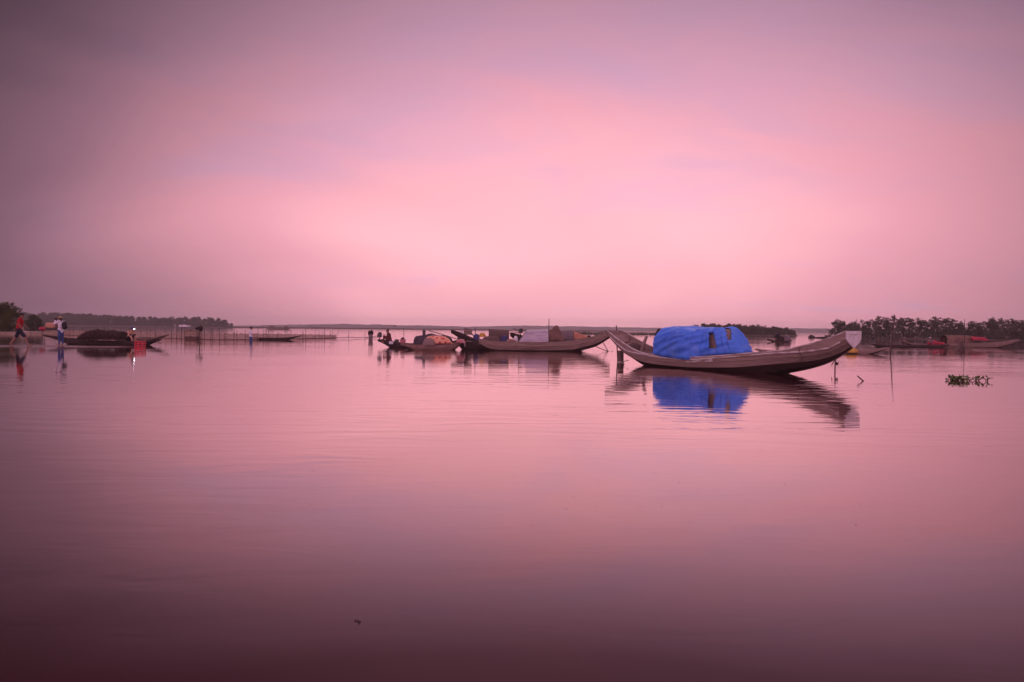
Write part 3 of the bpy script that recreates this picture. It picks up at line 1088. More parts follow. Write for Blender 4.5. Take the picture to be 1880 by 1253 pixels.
# frame strap near the bow and worn white patches along the topside
for u in (.865,):
    i0 = int(u * (near.N - 1))
    b = MB()
    q = near.off(i0, .03)
    b.slab([[near.loc(i0, -y, z) for y, z in q[:4]], [near.loc(i0, -y, z) + Vector((.07, 0, 0)) for y, z in q[:4]]],
           [[near.loc(i0, -y * .975, z) for y, z in q[:4]], [near.loc(i0, -y * .975, z) + Vector((.07, 0, 0)) for y, z in q[:4]]])
    b.build('hull_strap', M['wood_mid'], near.root, local=True)
U0, U1 = u_at(near, 1226), u_at(near, 1374)
TARP_TOP = [(1220, 614), (1226, 607), (1231, 602), (1238, 600), (1262, 600.2), (1290, 601.6), (1310, 603), (1326, 602.2), (1336, 601), (1343, 603.5), (1352, 613), (1362, 627), (1372, 642), (1380, 647)]
tarp_w = lambda u: near.b(U0 + (U1 - U0) * u) * (1.10 - .24 * max(0, min(1, (u - .44) / .14))) * (1 - .62 * max(0, (u - .78) / .22) ** 1.6)
tarp_b = lambda u: near.lz(near.zs, U0 + (U1 - U0) * u) - .02


def blue_holes(px, py):
    # two torn windows: slanting slits with ragged edges
    rag = 2.4 * noise.noise((px * .35, py * .35, 0)) + 1.2 * noise.noise((px * .9, py * .9, 4))
    t = (py - 611) / 29
    if 0 < t + rag * .05 < 1 and 1302 + rag < px < 1310 + 6 * t - rag * .6: return True
    t = (py - 603) / 22
    return 0 < t < 1 and 1331 + 5 * t + rag < px < 1343 - .5 * t


side_patch(near, 1287, 1316, .25, .75)
side_patch(near, 1322, 1336, .2, .85)
# faded marks on the white end board
i1 = near.N - 1
for k, (y, w_, dz) in enumerate(((-.22, .10, 0), (-.06, .06, .006), (.04, .07, -.004), (.16, .09, .004))):
    b = MB(); b.box(near.loc(i1, y * .8, near.zs[i1] - .10 + dz) + Vector((.037, 0, 0)), (.006, w_ * .8, .022))
    b.build('faded_mark', M['wood_mid'], near.root, local=True)
# the matting shelter the tarpaulin covers
drape('shelter_mat', None, None, near.pt(U0 + .015, 0), near.pt(U1 - .02, 0), [(x, y + 4.0) for x, y in TARP_TOP], lambda u: tarp_w(u * .9 + .05) * .80, lambda u: tarp_b(u * .9 + .05) - .02,
      M['mat'], 60, 30, .45, .62, .01, 3, 1.0, parent=near.root)
drape('tarpaulin', 'bright blue tarpaulin with two torn windows over the nearest boat', 'tarpaulin',
      near.pt(U0, 0), near.pt(U1, 0), TARP_TOP, tarp_w, tarp_b,
      M['tarp_blue'], ni=190, nj=90, p=.45, q=.62, fold=.03, fs=2.4, seed=3.3, holes=blue_holes, crisp=.055,
      folds=[(.02, .06, .46, .34, .012, .075), (.08, .03, .36, .14, .010, .06), (.05, .16, .30, .30, .010, .05), (.02, .28, .2, .45, .012, .04),
             (.5, .03, .53, .42, .010, .07), (.62, .03, .64, .42, .009, .06), (.70, .02, .72, .45, .009, .06), (.78, .03, .75, .4, .010, .06), (.86, .02, .80, .4, .010, .06),
             (.30, .03, .50, .08, .010, .06), (.56, .02, .70, .05, .012, .07), (.1, .10, .42, .22, .008, .045), (.36, .02, .47, .22, .009, .05), (.91, .03, .86, .3, .010, .05)],
      base_near=[(1195, 648), (1204, 652), (1215, 655), (1240, 659), (1262, 661), (1285, 658), (1300, 653), (1330, 651), (1382, 647)])


# folded dark bundle end behind the tarpaulin's left edge
def heap(name, label, cat, px0, px1, top, py_base, Y, dep, m_, seed=0, fold=.04, fs=4.0, group=None, ni=22, nj=14, p=.8, q=.8, top_pl=None, thick=0):
    P0, P1 = AT(px0, py_base, Y), AT(px1, py_base, Y)
    zb = (P0.z + P1.z) / 2
    pm = (px0 + px1) / 2
    pl = top_pl or [(px0, py_base - .15 * (py_base - top)), (px0 + .12 * (px1 - px0), py_base - .75 * (py_base - top)), (px0 + .35 * (px1 - px0), top), (px0 + .7 * (px1 - px0), top + .06 * (py_base - top)), (px0 + .9 * (px1 - px0), py_base - .7 * (py_base - top)), (px1, py_base - .1 * (py_base - top))]
    return drape(name, label, cat, P0, P1, pl, lambda u: dep * (.45 + .55 * math.sin(math.pi * min(.97, max(.03, u))) ** .5), zb, m_, ni, nj, p, q, fold, fs, seed, None, group, thick=thick)


heap('bundle', 'dark bundle poking out at the left end of the blue tarpaulin', 'bundle', 1201, 1222, 603, 640, 25.0, .3, M['net_dark'], 4)


def rope(name, label, pts, r=.012, m_='bamboo', cat='rope', sag=0.0):
    P = []
    pts = [Vector(p) for p in pts]
    for a, b in zip(pts, pts[1:]):
        for k in range(7):
            t = k / 7
            p = a.lerp(b, t); p.z -= sag * math.sin(math.pi * t)
            P.append(p)
    P.append(pts[-1])
    b = MB(); b.tube(P, r, 5)
    return tag(b.build(name, M[m_], smooth=True), label, cat)


def stake(name, label, cat, px_b, py_b, px_t, py_t, r=.025, r2=None, m_='bamboo', group=None, n=6, dY=0, bend=.01):
    a = G(px_b, py_b); t = AT(px_t, py_t, a.y + dY)
    lo = a + (a - t).normalized() * .35
    P = []
    for k in range(n + 1):
        f = k / n
        p = lo.lerp(t, f) + Vector((bend * noise.noise((px_b, f * 3, 0)), 0, 0))
        P.append(p)
    b = MB(); b.tube(P, [r + ((r2 or r * .7) - r) * k / n for k in range(n + 1)], 7)
    return tag(b.build(name, M[m_], smooth=True), label, cat, group)


# mooring post under the near boat's far prow
def timber_post():
    a = G(1139.5, 665.5); t = AT(1139.5, 644, a.y)
    root = empty('mooring_post', (a.x, a.y, 0), 'squared timber post in the water under the near boat prow', 'post')
    b = MB(); rot = Matrix.Rotation(.5, 3, 'Z')
    b.box((a.x, a.y, (t.z - .5) / 2), (.16, .16, t.z + .5), rot); b.build('shaft', M['post'], root)
    b = MB(); b.box((a.x, a.y, .012), (.168, .168, .05), rot); o = b.build('waterline_band', M['pale'], root); o['label'] = 'pale band at the waterline'


timber_post()
rope('mooring_rope', 'short rope from the near boat to the timber post', [G(1154, 662, .16), G(1144, 664, .1), G(1146, 669, 0)], .012)
stake('mooring_stake', 'thin upright stake between the two touching prows', 'stake', 1134, 662, 1131.6, 598, .028, .02)
# crossed sticks lashed at the prows
for k, (a, b_) in enumerate((((1112, 607, 25.5), (1131, 610, 26.3)), ((1117, 611, 25.6), (1133, 612.5, 26.3)))):
    b = MB(); b.tube([AT(*a), AT(*b_)], .014, 6)
    tag(b.build('lashed_stick', M['bamboo']), ['upper stick lashed between prow tip and thin stake', 'lower stick lashed between prow tip and thin stake'][k], 'stick')


def bow_stake():
    a = G(1533.5, 683)
    t = AT(1534, 658, a.y)
    root = empty('anchor_stake', (a.x, a.y, 0), 'knotted stake standing below the white-ended bow of the near boat', 'stake')
    b = MB(); b.tube([Vector((a.x, a.y, -.4)), Vector((a.x - .01, a.y, .1)), t], [.022, .02, .018], 6); b.build('pole', M['bamboo'], root)
    b = MB(); k = AT(1536, 668, a.y)
    b.ell(k, (.045, .045, .05), 8, 6); b.tube([k, k + Vector((.06, 0, .03))], .018, 5); b.tube([k, k + Vector((.05, 0, -.05))], .014, 5)
    b.tube([AT(1533, 662, a.y), AT(1528, 668, a.y), AT(1527, 672, a.y)], .012, 5); b.build('knot', M['net_dark'], root)


bow_stake()
b = MB(); g = G(1585, 700); b.tube([g + Vector((0, 0, -.1)), g, AT(1574, 690.5, g.y - .02)], [.02, .018, .014], 6)
tag(b.build('broken_stick', M['bamboo']), 'short broken stick leaning out of the water right of the near bow', 'stick')
stake('tall_pole', 'tall leaning bamboo pole in the water right of the near boat', 'pole', 1634.5, 650, 1642.5, 578, .035, .025, n=8, bend=.06)

# --- gear in the near boat's open stern
b = MB(); b.tube([AT(1177, 646, 24.6), AT(1181, 634, 24.6), AT(1187.5, 617.5, 24.6)], [.06, .065, .05], 4, .35)
tag(b.build('steering_oar', M['wood'], None), 'flat steering oar blade standing in the stern of the near boat', 'oar')
heap('net_roll', 'rolled net lying in the stern of the near boat', 'net', 1152, 1178, 629, 645, 24.9, .2, M['net_brown'], 9, .03, 7)
heap('net_bundle', 'small dark bundle inside the upturned stern of the near boat', 'net', 1137, 1148, 619, 627, 26.1, .1, M['net_dark'], 19, .02, 9)

# --- the long middle boat with a metal roof
A, Bp = tips(880, 38.8, 1118, 39.0)
mid = Boat('roofed_sampan', 'long moored boat with a grey metal barrel roof and a brown canvas', A, Bp, .66,
           [(878, 622), (895, 626), (918, 628), (950, 628.5), (1001, 629), (1033, 627), (1065, 623.4), (1090, 619.5), (1106, 613), (1116, 606)],
           [(880, 634), (890, 641), (900, 644.5)], [(1060, 645), (1080, 640.5), (1097, 635.5), (1120, 620)], e0=.35, e1=.3, n=34, wood='wood_mid', thwarts=5)
wale_strip(mid, .03, .98, M['wood'])
uof = lambda B, px: max(0, min(1, (px - proj(B.A + Vector((0, 0, .5)))[0]) / (proj(B.B + Vector((0, 0, .5)))[0] - proj(B.A + Vector((0, 0, .5)))[0])))


def arch_px(B, px0, px1, py0, py1, m_, **k):
    u0, u1 = uof(B, px0), uof(B, px1)
    h = []
    for u, py in ((u0, py0), (u1, py1)):
        c = B.pt(u, 0); h.append(zat(c.x, c.y, py) - B.lz(B.zs, u) + k.get('drop', 0))
    return arch(B, u0, u1, h[0], h[1], m_, **k)


arch_px(mid, 951, 1005, 606, 605, M['metal'], name='roof_sheet', cols=4, rows=4, corr=.008, p=.85, n=24, drop=.02, skew=.5)
drape('canvas', 'brown canvas peaked over a frame beside the metal roof', 'canvas', AT(1004, 627, 39.0), AT(1034, 627, 39.0),
      [(1003, 614), (1006, 609), (1013, 604.5), (1018, 600), (1021, 598), (1024, 598), (1027, 605), (1030, 614), (1034, 622)], .55, zat(0, 39, 627) if False else .55,
      M['mat_brown'], 36, 24, .6, .8, .03, 3, 5)
heap('cloth_heap', 'dark cloth heap lying on the bow deck of the metal-roofed boat', 'cloth', 1033, 1056, 621, 628, 38.9, .3, M['dark_tarp'], 6, .03, 6)
heap('net_pile', 'brown net pile on the left end of the metal-roofed boat', 'net', 882, 920, 617, 631, 38.9, .45, M['net_brown'], 8, .05, 6)
heap('plank_bundle', 'reddish cloth rolls left of the metal roof', 'cloth', 928, 951, 622.5, 630, 38.8, .3, M['wood_red'], 13, .02, 7)
heap('white_sack', 'white sack leaning against the left end of the metal roof', 'sack', 942, 952, 617, 629, 38.8, .22, M['white'], 15, .02, 7, ni=14, nj=12)
stake('mast', 'bare upright mast rising behind the metal roof', 'mast', 1007.5, 642.5, 1008, 585.5, .03, .02)
rope('mooring_line', 'forked mooring line from the bow of the metal-roofed boat', [AT(1094, 636.5, 39.1), G(1116.4, 645), G(1125, 645.8)], .022, sag=.02)
rope('mooring_line', 'steep mooring line from the bow tip of the metal-roofed boat', [AT(1107.5, 630, 39.0), G(1116.4, 645.1)], .022)

# --- dark boat behind, prow rising to the left
A, Bp = tips(829, 41.2, 968, 41.4)
dk = Boat('cargo_sampan', 'dark boat with a prow rising left of the yellow bag', A, Bp, .6,
          [(829, 606), (845, 611), (858, 617), (870, 623), (885, 626), (930, 628), (955, 622), (968, 612)],
          [(830, 612), (848, 624), (862, 634), (872, 641)], [(945, 641), (968, 618)], e0=.3, e1=.35, wood='tar', low='wood_dark', thwarts=3)
arch_px(dk, 897, 934, 604.5, 607, M['net_brown'], name='roof_mat', p=.6, cols=1, rows=2, drop=.05)
heap('yellow_bag', 'bright yellow bag on the dark boat', 'bag', 879, 892, 611.5, 619, 41.0, .2, M['yellow'], 21, .03, 8, ni=14, nj=12)
heap('blue_cloth', 'blue cloth heap left of the yellow bag', 'cloth', 868, 881, 613, 624, 41.0, .3, M['blue'], 22, .03, 7)
heap('blue_cloth', 'blue cloth hanging at the right end of the dark matted shelter', 'cloth', 918, 933, 616, 629, 40.75, .14, M['blue'], 23, .03, 7)
heap('green_cloth', 'dark heap of gear under the matted shelter', 'gear', 897, 918, 616, 629, 40.7, .14, M['net_brown'], 26, .03, 7)


A, Bp = tips(841, 40.2, 915, 40.2)
sk = Boat('skiff', 'small dark hull wedged between the floral boat and the net pile', A, Bp, .36,
          [(841, 625.5), (850, 627), (870, 628.5), (890, 629), (915, 628)], [(842, 632), (846, 641)], [(905, 641), (915, 634)], e0=.55, e1=.4, wood='tar', low='wood_dark', thwarts=2, n=18)


def crate_box(name, label, cat, px0, px1, pyt, pyb, Y, dep, m_, rz=.0, lid=True, z0=None):
    P0, P1 = AT(px0, pyb, Y), AT(px1, pyb, Y)
    zt = AT((px0 + px1) / 2, pyt, Y).z; zb = P0.z if z0 is None else z0
    c = (P0 + P1) / 2; w_ = (P1 - P0).length
    root = empty(name, (c.x, c.y, zb), label, cat, None, rz)
    b = MB(); b.box((0, 0, (zt - zb) / 2), (w_, dep, zt - zb), taper=1.04); bd = b.build('body', m_, root, local=True)
    if lid:
        b = MB(); b.box((0, 0, (zt - zb) + .012), (w_ * 1.08, dep * 1.08, .03)); ld = b.build('lid', m_, root, local=True)
        b = MB(); b.tube([(-w_ * .2, 0, zt - zb + .03), (0, 0, zt - zb + .06), (w_ * .2, 0, zt - zb + .03)], .01, 5); b.build('handle', M['black'], ld, local=True, root=root)
    return root


heap('rag_heap', 'pale rags on the small dark hull beside the floral boat', 'rags', 853, 869, 626, 630.5, 40.1, .2, M['mat_grey'], 91, .04, 8, ni=16, nj=12)
crate_box('wooden_box', 'wooden box on the rising prow of the dark boat', 'box', 852, 866, 605.5, 615, 41.3, .35, M['wood_mid'])
crate_box('white_jug', 'white jug on the rising prow of the dark boat', 'jug', 845, 850, 608, 612.5, 40.95, .15, M['white'])
b = MB(); b.tube([AT(872.5, 622, 41.2), AT(872.5, 602, 41.2)], .02, 6)
tag(b.build('short_mast', M['bamboo']), 'short stick mast on the dark boat left of the yellow bag', 'mast')
b = MB(); b.tube([AT(853, 603, 41.6), AT(862, 607, 41.5), AT(870, 618, 41.3)], .03, 5)
tag(b.build('boat_pole', M['bamboo']), 'slanting pole across the rising prow of the dark boat', 'pole')

# --- boat behind the metal roof, engine at its left end
A, Bp = tips(938, 43.6, 1082, 44.0)
bk = Boat('sheltered_sampan', 'boat behind the metal roof with an orange canvas shelter', A, Bp, .6,
          [(938, 611), (950, 614), (970, 620), (1010, 624), (1050, 624), (1075, 621), (1084, 616)],
          [(940, 618), (955, 634)], [(1066, 640), (1084, 622)], e0=.4, e1=.3, wood='wood_dark', low='wood_dark', thwarts=2)
arch_px(bk, 1027, 1051, 607.5, 608, M['mat_grey'], name='roof_canvas', p=.55, drop=.05)
arch_px(bk, 1052, 1077, 608, 616, M['mat_orange'], name='roof_canvas', p=.75, drop=.05, label='orange canvas of the shelter')


def longtail(name, label, px, py, Y, s=1.0, dirx=-1):
    """long-tail engine: block, tank, shaft, tiller"""
    c = AT(px, py, Y)
    root = empty(name, (c.x, c.y, c.z - .16 * s), label, 'engine')
    b = MB(); b.box(c, (.30 * s, .24 * s, .22 * s), taper=.85); blk = b.build('block', M['engine'], root)
    b = MB(); b.ell(c + Vector((.02, 0, .15 * s)), (.13 * s, .1 * s, .06 * s), 10, 6); b.build('fuel_tank', M['black'], blk, smooth=True, root=root)
    b = MB(); b.tube([c + Vector((dirx * .15 * s, 0, -.04 * s)), c + Vector((dirx * 1.0 * s, 0, -.22 * s))], .018 * s, 6); b.build('shaft', M['engine'], root)
    b = MB(); b.tube([c + Vector((-dirx * .14 * s, 0, .02)), c + Vector((-dirx * .5 * s, 0, .1 * s)), c + Vector((-dirx * .62 * s, 0, .14 * s))], .014 * s, 6); b.build('tiller', M['engine'], root)
    b = MB(); b.tube([c + Vector((0, 0, -.3 * s)), c + Vector((0, 0, -.1 * s))], .03 * s, 6); b.build('bracket', M['engine'], root)
    return root


longtail('longtail_engine', 'dark engine at the left end of the boat behind the metal roof', 956, 609, 43.6, .9, -1)
b = MB(); b.tube([AT(942, 603, 43.5), AT(955, 608.5, 43.5), AT(962, 606, 43.5)], .02, 5)
tag(b.build('tiller_pole', M['bamboo']), 'thin slanting pole above the engine left of the metal roof', 'pole')

# --- motor boat with a seated man, and the boat with the floral cover in front of it
A, Bp = tips(697, 43.2, 838, 42.2)
eb = Boat('motor_sampan', 'low boat with an engine and a seated person at its left end', A, Bp, .55,
          [(697, 623.5), (706, 626), (722, 629), (738, 631.5), (790, 632), (825, 629), (838, 625)],
          [(698, 627.5), (707, 632), (717, 636.5)], [(825, 640), (838, 630)], e0=.45, e1=.25, wood='tar', low='wood_dark', thwarts=3)
longtail('longtail_engine', 'outboard engine hung left of the seated person', 697, 616, 43.3, .95, -1)
heap('dark_tarpaulin', 'slate-dark tarpaulin over a frame behind the floral cover', 'tarpaulin', 760, 832, 612.5, 633, 42.0, .5, M['dark_tarp'], 31, .04, 3, ni=40, nj=20,
     top_pl=[(759, 628), (761, 620), (765, 617), (780, 615.5), (784, 613.5), (790, 612.5), (797, 614), (808, 616), (820, 617), (829, 621), (832, 628)])
crate_box('tin_can', 'small tin on top of the slate-dark tarpaulin', 'can', 776, 781, 607.5, 615.5, 42.1, .16, M['engine'])
b = MB(); b.tube([AT(786, 607, 41.6), AT(812, 614.5, 41.2), AT(841, 623.5, 40.6)], .025, 6)
tag(b.build('long_oar', M['bamboo']), 'long oar slanting down over the floral-covered boat', 'oar')
crate_box('pink_bucket', 'pink bucket standing right of the seated person', 'bucket', 735, 744, 623, 631.5, 42.6, .25, M['pink'], lid=False)
heap('net_bundle', 'small net bundle in the pink bucket', 'net', 736, 743, 619.5, 624, 42.6, .11, M['net_dark'], 35, .02, 9, ni=12, nj=10)
crate_box('white_tub', 'white tub on the floor of the motor boat', 'tub', 715, 722, 627, 632, 42.5, .25, M['white'], lid=False)
crate_box('grey_pot', 'grey pot between the seated person and the pink bucket', 'pot', 725, 732, 624.5, 630, 42.7, .25, M['engine'])
stake('mooring_stake', 'thin stake rising behind the pink bucket', 'stake', 741, 632, 741.5, 603, .022, .016)
A, Bp = tips(738, 38.4, 850, 39.6)
fb = Boat('floral_sampan', 'small brown boat carrying a floral cloth cover', A, Bp, .55,
          [(738, 631.7), (752, 633.6), (776, 634.5), (810, 634), (829, 632), (843, 629), (850, 623)],
          [(738, 634), (746, 639), (754, 643)], [(832, 642.5), (842, 637.5), (851, 626)], e0=.3, e1=.28, wood='wood_red', thwarts=2, n=24)
wale_strip(fb, .03, .97, M['wood_mid'])
heap('grey_bundle', 'greenish grey roll at the left end of the floral cover', 'bundle', 776, 800, 620, 634, 38.6, .38, M['mat'], 37, .03, 5)
drape('floral_cover', 'orange floral cloth stretched over a frame on the small boat', 'cloth', AT(781, 632, 38.8), AT(829, 632, 39.2),
      [(780, 624), (785, 619), (793, 617), (808, 617), (818, 619), (825, 624), (829, 632)], lambda u: .5 - .18 * u * u, lambda u: .36, M['floral'], 44, 24, .75, .85, .014, 3, 11)
crate_box('grey_kettle', 'small dark pot near the right prow of the floral boat', 'pot', 840, 845, 619, 627, 39.8, .17, M['engine'], lid=False)
heap('rope_coil', 'pinkish coil of rope on the right prow of the floral boat', 'rope', 838, 855, 623, 630, 39.2, .22, M['pink'], 41, .04, 9, ni=16, nj=12)
rope('mooring_rope', 'pale rope hanging from the right prow of the floral boat', [AT(849, 625, 39.0), AT(853, 632, 38.9), AT(854, 637, 38.9)], .018, 'pale')

# --- low boat behind the near bow, with yellow gear
A, Bp = tips(1388, 42.6, 1633, 39.4)
lo = Boat('low_sampan', 'low narrow boat passing behind the white-ended bow', A, Bp, .52,
          [(1388, 640.5), (1400, 643), (1425, 645.5), (1500, 646), (1560, 643.5), (1605, 641), (1633, 638.5)],
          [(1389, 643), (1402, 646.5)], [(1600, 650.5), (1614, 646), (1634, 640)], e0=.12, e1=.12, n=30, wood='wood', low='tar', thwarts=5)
heap('yellow_net', 'orange-yellow net heap on the low boat behind the near bow', 'net', 1553, 1574, 639.5, 647.5, 39.7, .3, M['yellow'], 43, .03, 9)
# --- right-hand boats
A, Bp = tips(1600, 59.0, 1742, 60.2)
r2 = Boat('dark_sampan', 'low dark boat with an engine at its left tip on the right', A, Bp, .5,
          [(1600, 631), (1609, 633), (1640, 634), (1690, 634.2), (1720, 634.5), (1742, 633)], [(1601, 633), (1612, 637)], [(1730, 638), (1742, 634.5)], e0=.15, e1=.15, wood='tar', low='wood_dark', thwarts=3)
longtail('longtail_engine', 'engine on the left tip of the low dark boat at right', 1603, 626.5, 59.0, 1.2, -1)
b = MB(); b.tube([AT(1608, 628, 59), AT(1636, 631.5, 59.2)], .03, 6)
tag(b.build('boat_pole', M['bamboo']), 'slim pole lying along the low dark boat at right', 'pole')
A, Bp = tips(1653, 61.8, 1869, 61.6)
r3 = Boat('shelter_sampan', 'boat on the right with a brown shelter and a red cover', A, Bp, .62,
          [(1653, 624.5), (1662, 628), (1672, 631), (1700, 632.5), (1735, 632), (1772, 631.3), (1809, 631), (1839, 629), (1856, 626.5), (1869, 623.5)],
          [(1654, 627), (1668, 633), (1676, 638)], [(1832, 639.5), (1850, 635), (1869, 626.5)], e0=.3, e1=.2, n=32, wood='wood_mid', low='wood_dark', thwarts=3)
arch_px(r3, 1732, 1778, 615.5, 616.5, M['mat_brown'], p=.55, cols=3, drop=.03)
drape('red_cover', 'red plastic sheet over the load right of the brown shelter', 'cover', AT(1779, 631, 61.4), AT(1809, 631, 61.4),
      [(1778, 620), (1782, 618), (1795, 619), (1803, 619.5), (1807, 622), (1809, 628)], .55, lambda u: zat(45, 61.4, 631) if False else   .62, M['red_dark'], 24, 18, .7, .8, .03, 3, 17)
heap('red_cloth', 'red and white cloth heap left of the brown shelter', 'cloth', 1704, 1722, 625, 633, 61.2, .35, M['red_dark'], 51, .05, 5)
heap('red_cloth', 'long low red cloth touching the brown shelter', 'cloth', 1720, 1734, 628, 634, 61.0, .3, M['red_dark'], 53, .05, 5)
crate_box('pale_jug', 'pale jug in the red cloth heap at right', 'jug', 1708, 1711.5, 625, 630, 60.8, .14, M['mat_grey'])
stake('mast', 'thin mast behind the brown shelter at right', 'mast', 1771, 640, 1771, 586, .03, .018)
heap('weed_clump', 'yellow-brown weed clump hung on a stake before the brown shelter', 'plant', 1751, 1769, 628, 645.5, 50.5, .3, M['net_brown'], 57, .12, 5,
     top_pl=[(1750, 645), (1756, 640), (1761, 634), (1764, 628), (1767, 630), (1770, 642)])
stake('mooring_stake', 'thin stake beside the weed clump at right', 'stake', 1766, 645, 1767, 622, .02)

# --- small laden boat and two far boats in the middle distance
A, Bp = tips(1409, 82, 1452, 80.5)
k1 = Boat('laden_boat', 'small laden boat alone on the open water right of the tarpaulin', A, Bp, .55,
          [(1409, 622.5), (1416, 625), (1425, 627), (1440, 627), (1452, 625)], [(1410, 625), (1420, 628.5)], [(1444, 629.5), (1452, 627)], e0=.15, e1=.4, wood='wood_dark', low='wood_dark', thwarts=2, n=16)
heap('cargo_heap', 'grey bags piled on the small laden boat', 'cargo', 1438, 1451, 614.5, 628, 81, .5, M['mat_grey'], 61, .08, 4)
heap('net_heap', 'dark nets heaped in the middle of the small laden boat', 'net', 1424, 1442, 617.5, 628, 81.2, .5, M['net_dark'], 63, .08, 4)
for px, w_, Y, top, lab in ((1490, 10, 140, 615, 'tiny dark boat seen end-on right of the wooded islet'), (1520, 11, 172, 616, 'tiny far boat close to the right-hand mangroves')):
    A, Bp = tips(px - w_ / 2, Y, px + w_ / 2, Y + .5)
    wl = G(px, 620, 0)
    ywl = proj((A[0], Y, 0))[1]
    kb = Boat('far_boat', lab, A, Bp, .45, [(px - 6, ywl - 3.5), (px, ywl - 2.5), (px + 6, ywl - 3.5)], None, None, e0=.3, e1=.3, wood='wood_dark', low='wood_dark', thwarts=1, n=12)
    heap('cargo_heap', ['load on the tiny end-on boat right of the islet', 'load on the tiny far boat by the mangroves'][px > 1500], 'cargo', px - w_ * .4, px + w_ * .35, top, ywl - 1.5, Y, .4, M['wood_dark'], px, .08, 4, ni=14, nj=10)

# --- left side: net-laden boat, another prow behind it
A, Bp = tips(81, 42.6, 293, 42.0)
nb = Boat('net_sampan', 'long dark boat heaped with black nets beside the sandbar', A, Bp, .58,
          [(80, 615.5), (101, 619.5), (129, 623.5), (157, 626), (200, 627), (240, 627), (267, 626.5), (285, 624.5), (293, 622.5)],
          [(81, 617), (106, 624), (122, 629), (132, 633)], [(270, 634), (283, 629.5), (293, 624)], e0=.08, e1=.25, n=34, wood='wood_dark', low='wood_dark', thwarts=4, mid=.55)
hp = drape('net_pile', 'big shaggy pile of black fishing nets on the long dark boat', 'net', AT(154, 628, 42.2), AT(231, 628, 42.0),
           [(153, 624), (156, 615), (162, 610), (172, 607), (180, 606), (195, 608), (205, 607), (215, 609), (226, 610), (230, 617), (231, 626)], .62, .32, M['net_dark'], 60, 30, .6, .75, .07, 6, 71, thick=0)


def net_strands(px0, px1, topf, Y, n, m_, parent, seed):
    rg = random.Random(seed); b = MB()
    for _ in range(n):
        px = rg.uniform(px0, px1); t = rg.random()
        y = Y - .66 * math.cos(math.pi * .5 * t) * rg.uniform(.9, 1.05)
        py = topf(px) + (627 - topf(px)) * (1 - math.sin(math.pi * .5 * t))
        p = AT(px, py, y)
        q = p + Vector((rg.uniform(-.14, .14), rg.uniform(-.05, .02), rg.uniform(-.12, .07)))
        r = q + Vector((rg.uniform(-.1, .1), 0, rg.uniform(-.12, .03)))
        b.tube([p, q, r], [.012, .01, .005], 3)
    o = b.build('net_strand', m_, parent)
    o['kind'] = 'stuff'
    return o


topN = [(153, 624), (156, 615), (162, 610), (172, 607), (180, 606), (195, 608), (205, 607), (215, 609), (226, 610), (230, 617), (231, 626)]
net_strands(156, 229, lambda px: interp(topN, px), 42.1, 420, M['net_dark'], hp, 3)
A, Bp = tips(214, 44.0, 309, 43.6)
nb2 = Boat('slim_sampan', 'slim boat whose pointed prow shows behind the net-laden boat', A, Bp, .42,
           [(214, 622), (240, 622.5), (262, 622.5), (276, 621.3), (292, 618), (309, 614)], [(215, 625), (222, 630)], [(270, 630), (285, 624), (309, 615.5)], e0=.3, e1=.06, n=22, wood='wood_mid', low='wood_dark', thwarts=2)
b = MB(); b.tube([AT(285, 626.5, 42), AT(296, 632, 41.5)], .02, 5)
tag(b.build('prow_stick', M['bamboo']), 'short stick under the right prow of the net-laden boat', 'stick')


# red plastic crate on the sandbar edge: slatted walls
def red_crate():
    a = G(247, 640.5); bq = G(261.5, 640.5)
    w_ = (bq - a).length; h = zat(a.x, a.y, 626.5); c = (a + bq) / 2
    root = empty('plastic_crate', (c.x, c.y + .16, 0), 'red plastic crate standing in shallow water beside the black nets', 'crate', None, .08)
    hw, hd = w_ / 2, .17
    for z0, z1 in ((-.05, .08), (.13, .19), (.24, .30), (.35, h)):
        for s_ in (-1, 1):
            b = MB(); b.box((0, s_ * hd, (z0 + z1) / 2), (2 * hw, .018, z1 - z0)); b.build('wall_slat', M['red'], root, local=True)
            b = MB(); b.box((s_ * hw, 0, (z0 + z1) / 2), (.018, 2 * hd - .02, z1 - z0)); b.build('wall_slat', M['red'], root, local=True)
    for sx in (-1, 1):
        for sy in (-1, 1):
            b = MB(); b.box((sx * (hw + .003), sy * (hd + .003), h / 2 - .02), (.04, .04, h + .05)); b.build('corner_post', M['red'], root, local=True)
    b = MB(); b.box((0, 0, -.03), (2 * hw - .03, 2 * hd - .03, .02)); b.build('floor', M['red_dark'], root, local=True)


red_crate()

# --- wader's boat in the centre left, far barge, boats by the left bank
A, Bp = tips(451, 63.4, 553, 63.0)
wb = Boat('slender_sampan', 'slender dark boat beside the person wading', A, Bp, .42,
          [(451, 616.6), (460, 618.8), (472, 620.5), (504, 621), (529, 620), (542, 618.3), (553, 616.2)], [(452, 617.8), (464, 623.5)], [(528, 624.5), (540, 620.8), (553, 617)], e0=.12, e1=.08, n=24, wood='wood_dark', low='wood_dark', thwarts=3)
A, Bp = tips(486, 282, 536, 282)
ywl = proj(((510 - 940) / FPX * 282, 282, 0))[1]
fbg = Boat('far_barge', 'long low barge lying in front of the earth dyke', A, Bp, 1.0,
           [(486, ywl - 4.2), (492, ywl - 3.4), (510, ywl - 3.4), (530, ywl - 3.4), (536, ywl - 4.0)], [(487, ywl - 3), (492, ywl)], [(530, ywl), (536, ywl - 3)], e0=.4, e1=.5, wood='wood_mid', low='wood_dark', thwarts=0, n=14)
heap('cargo_heap', 'dark load at the left of the far barge', 'cargo', 493, 505, ywl - 5.6, ywl - 3, 282, .8, M['wood_dark'], 81, .1, 2, ni=12, nj=10)
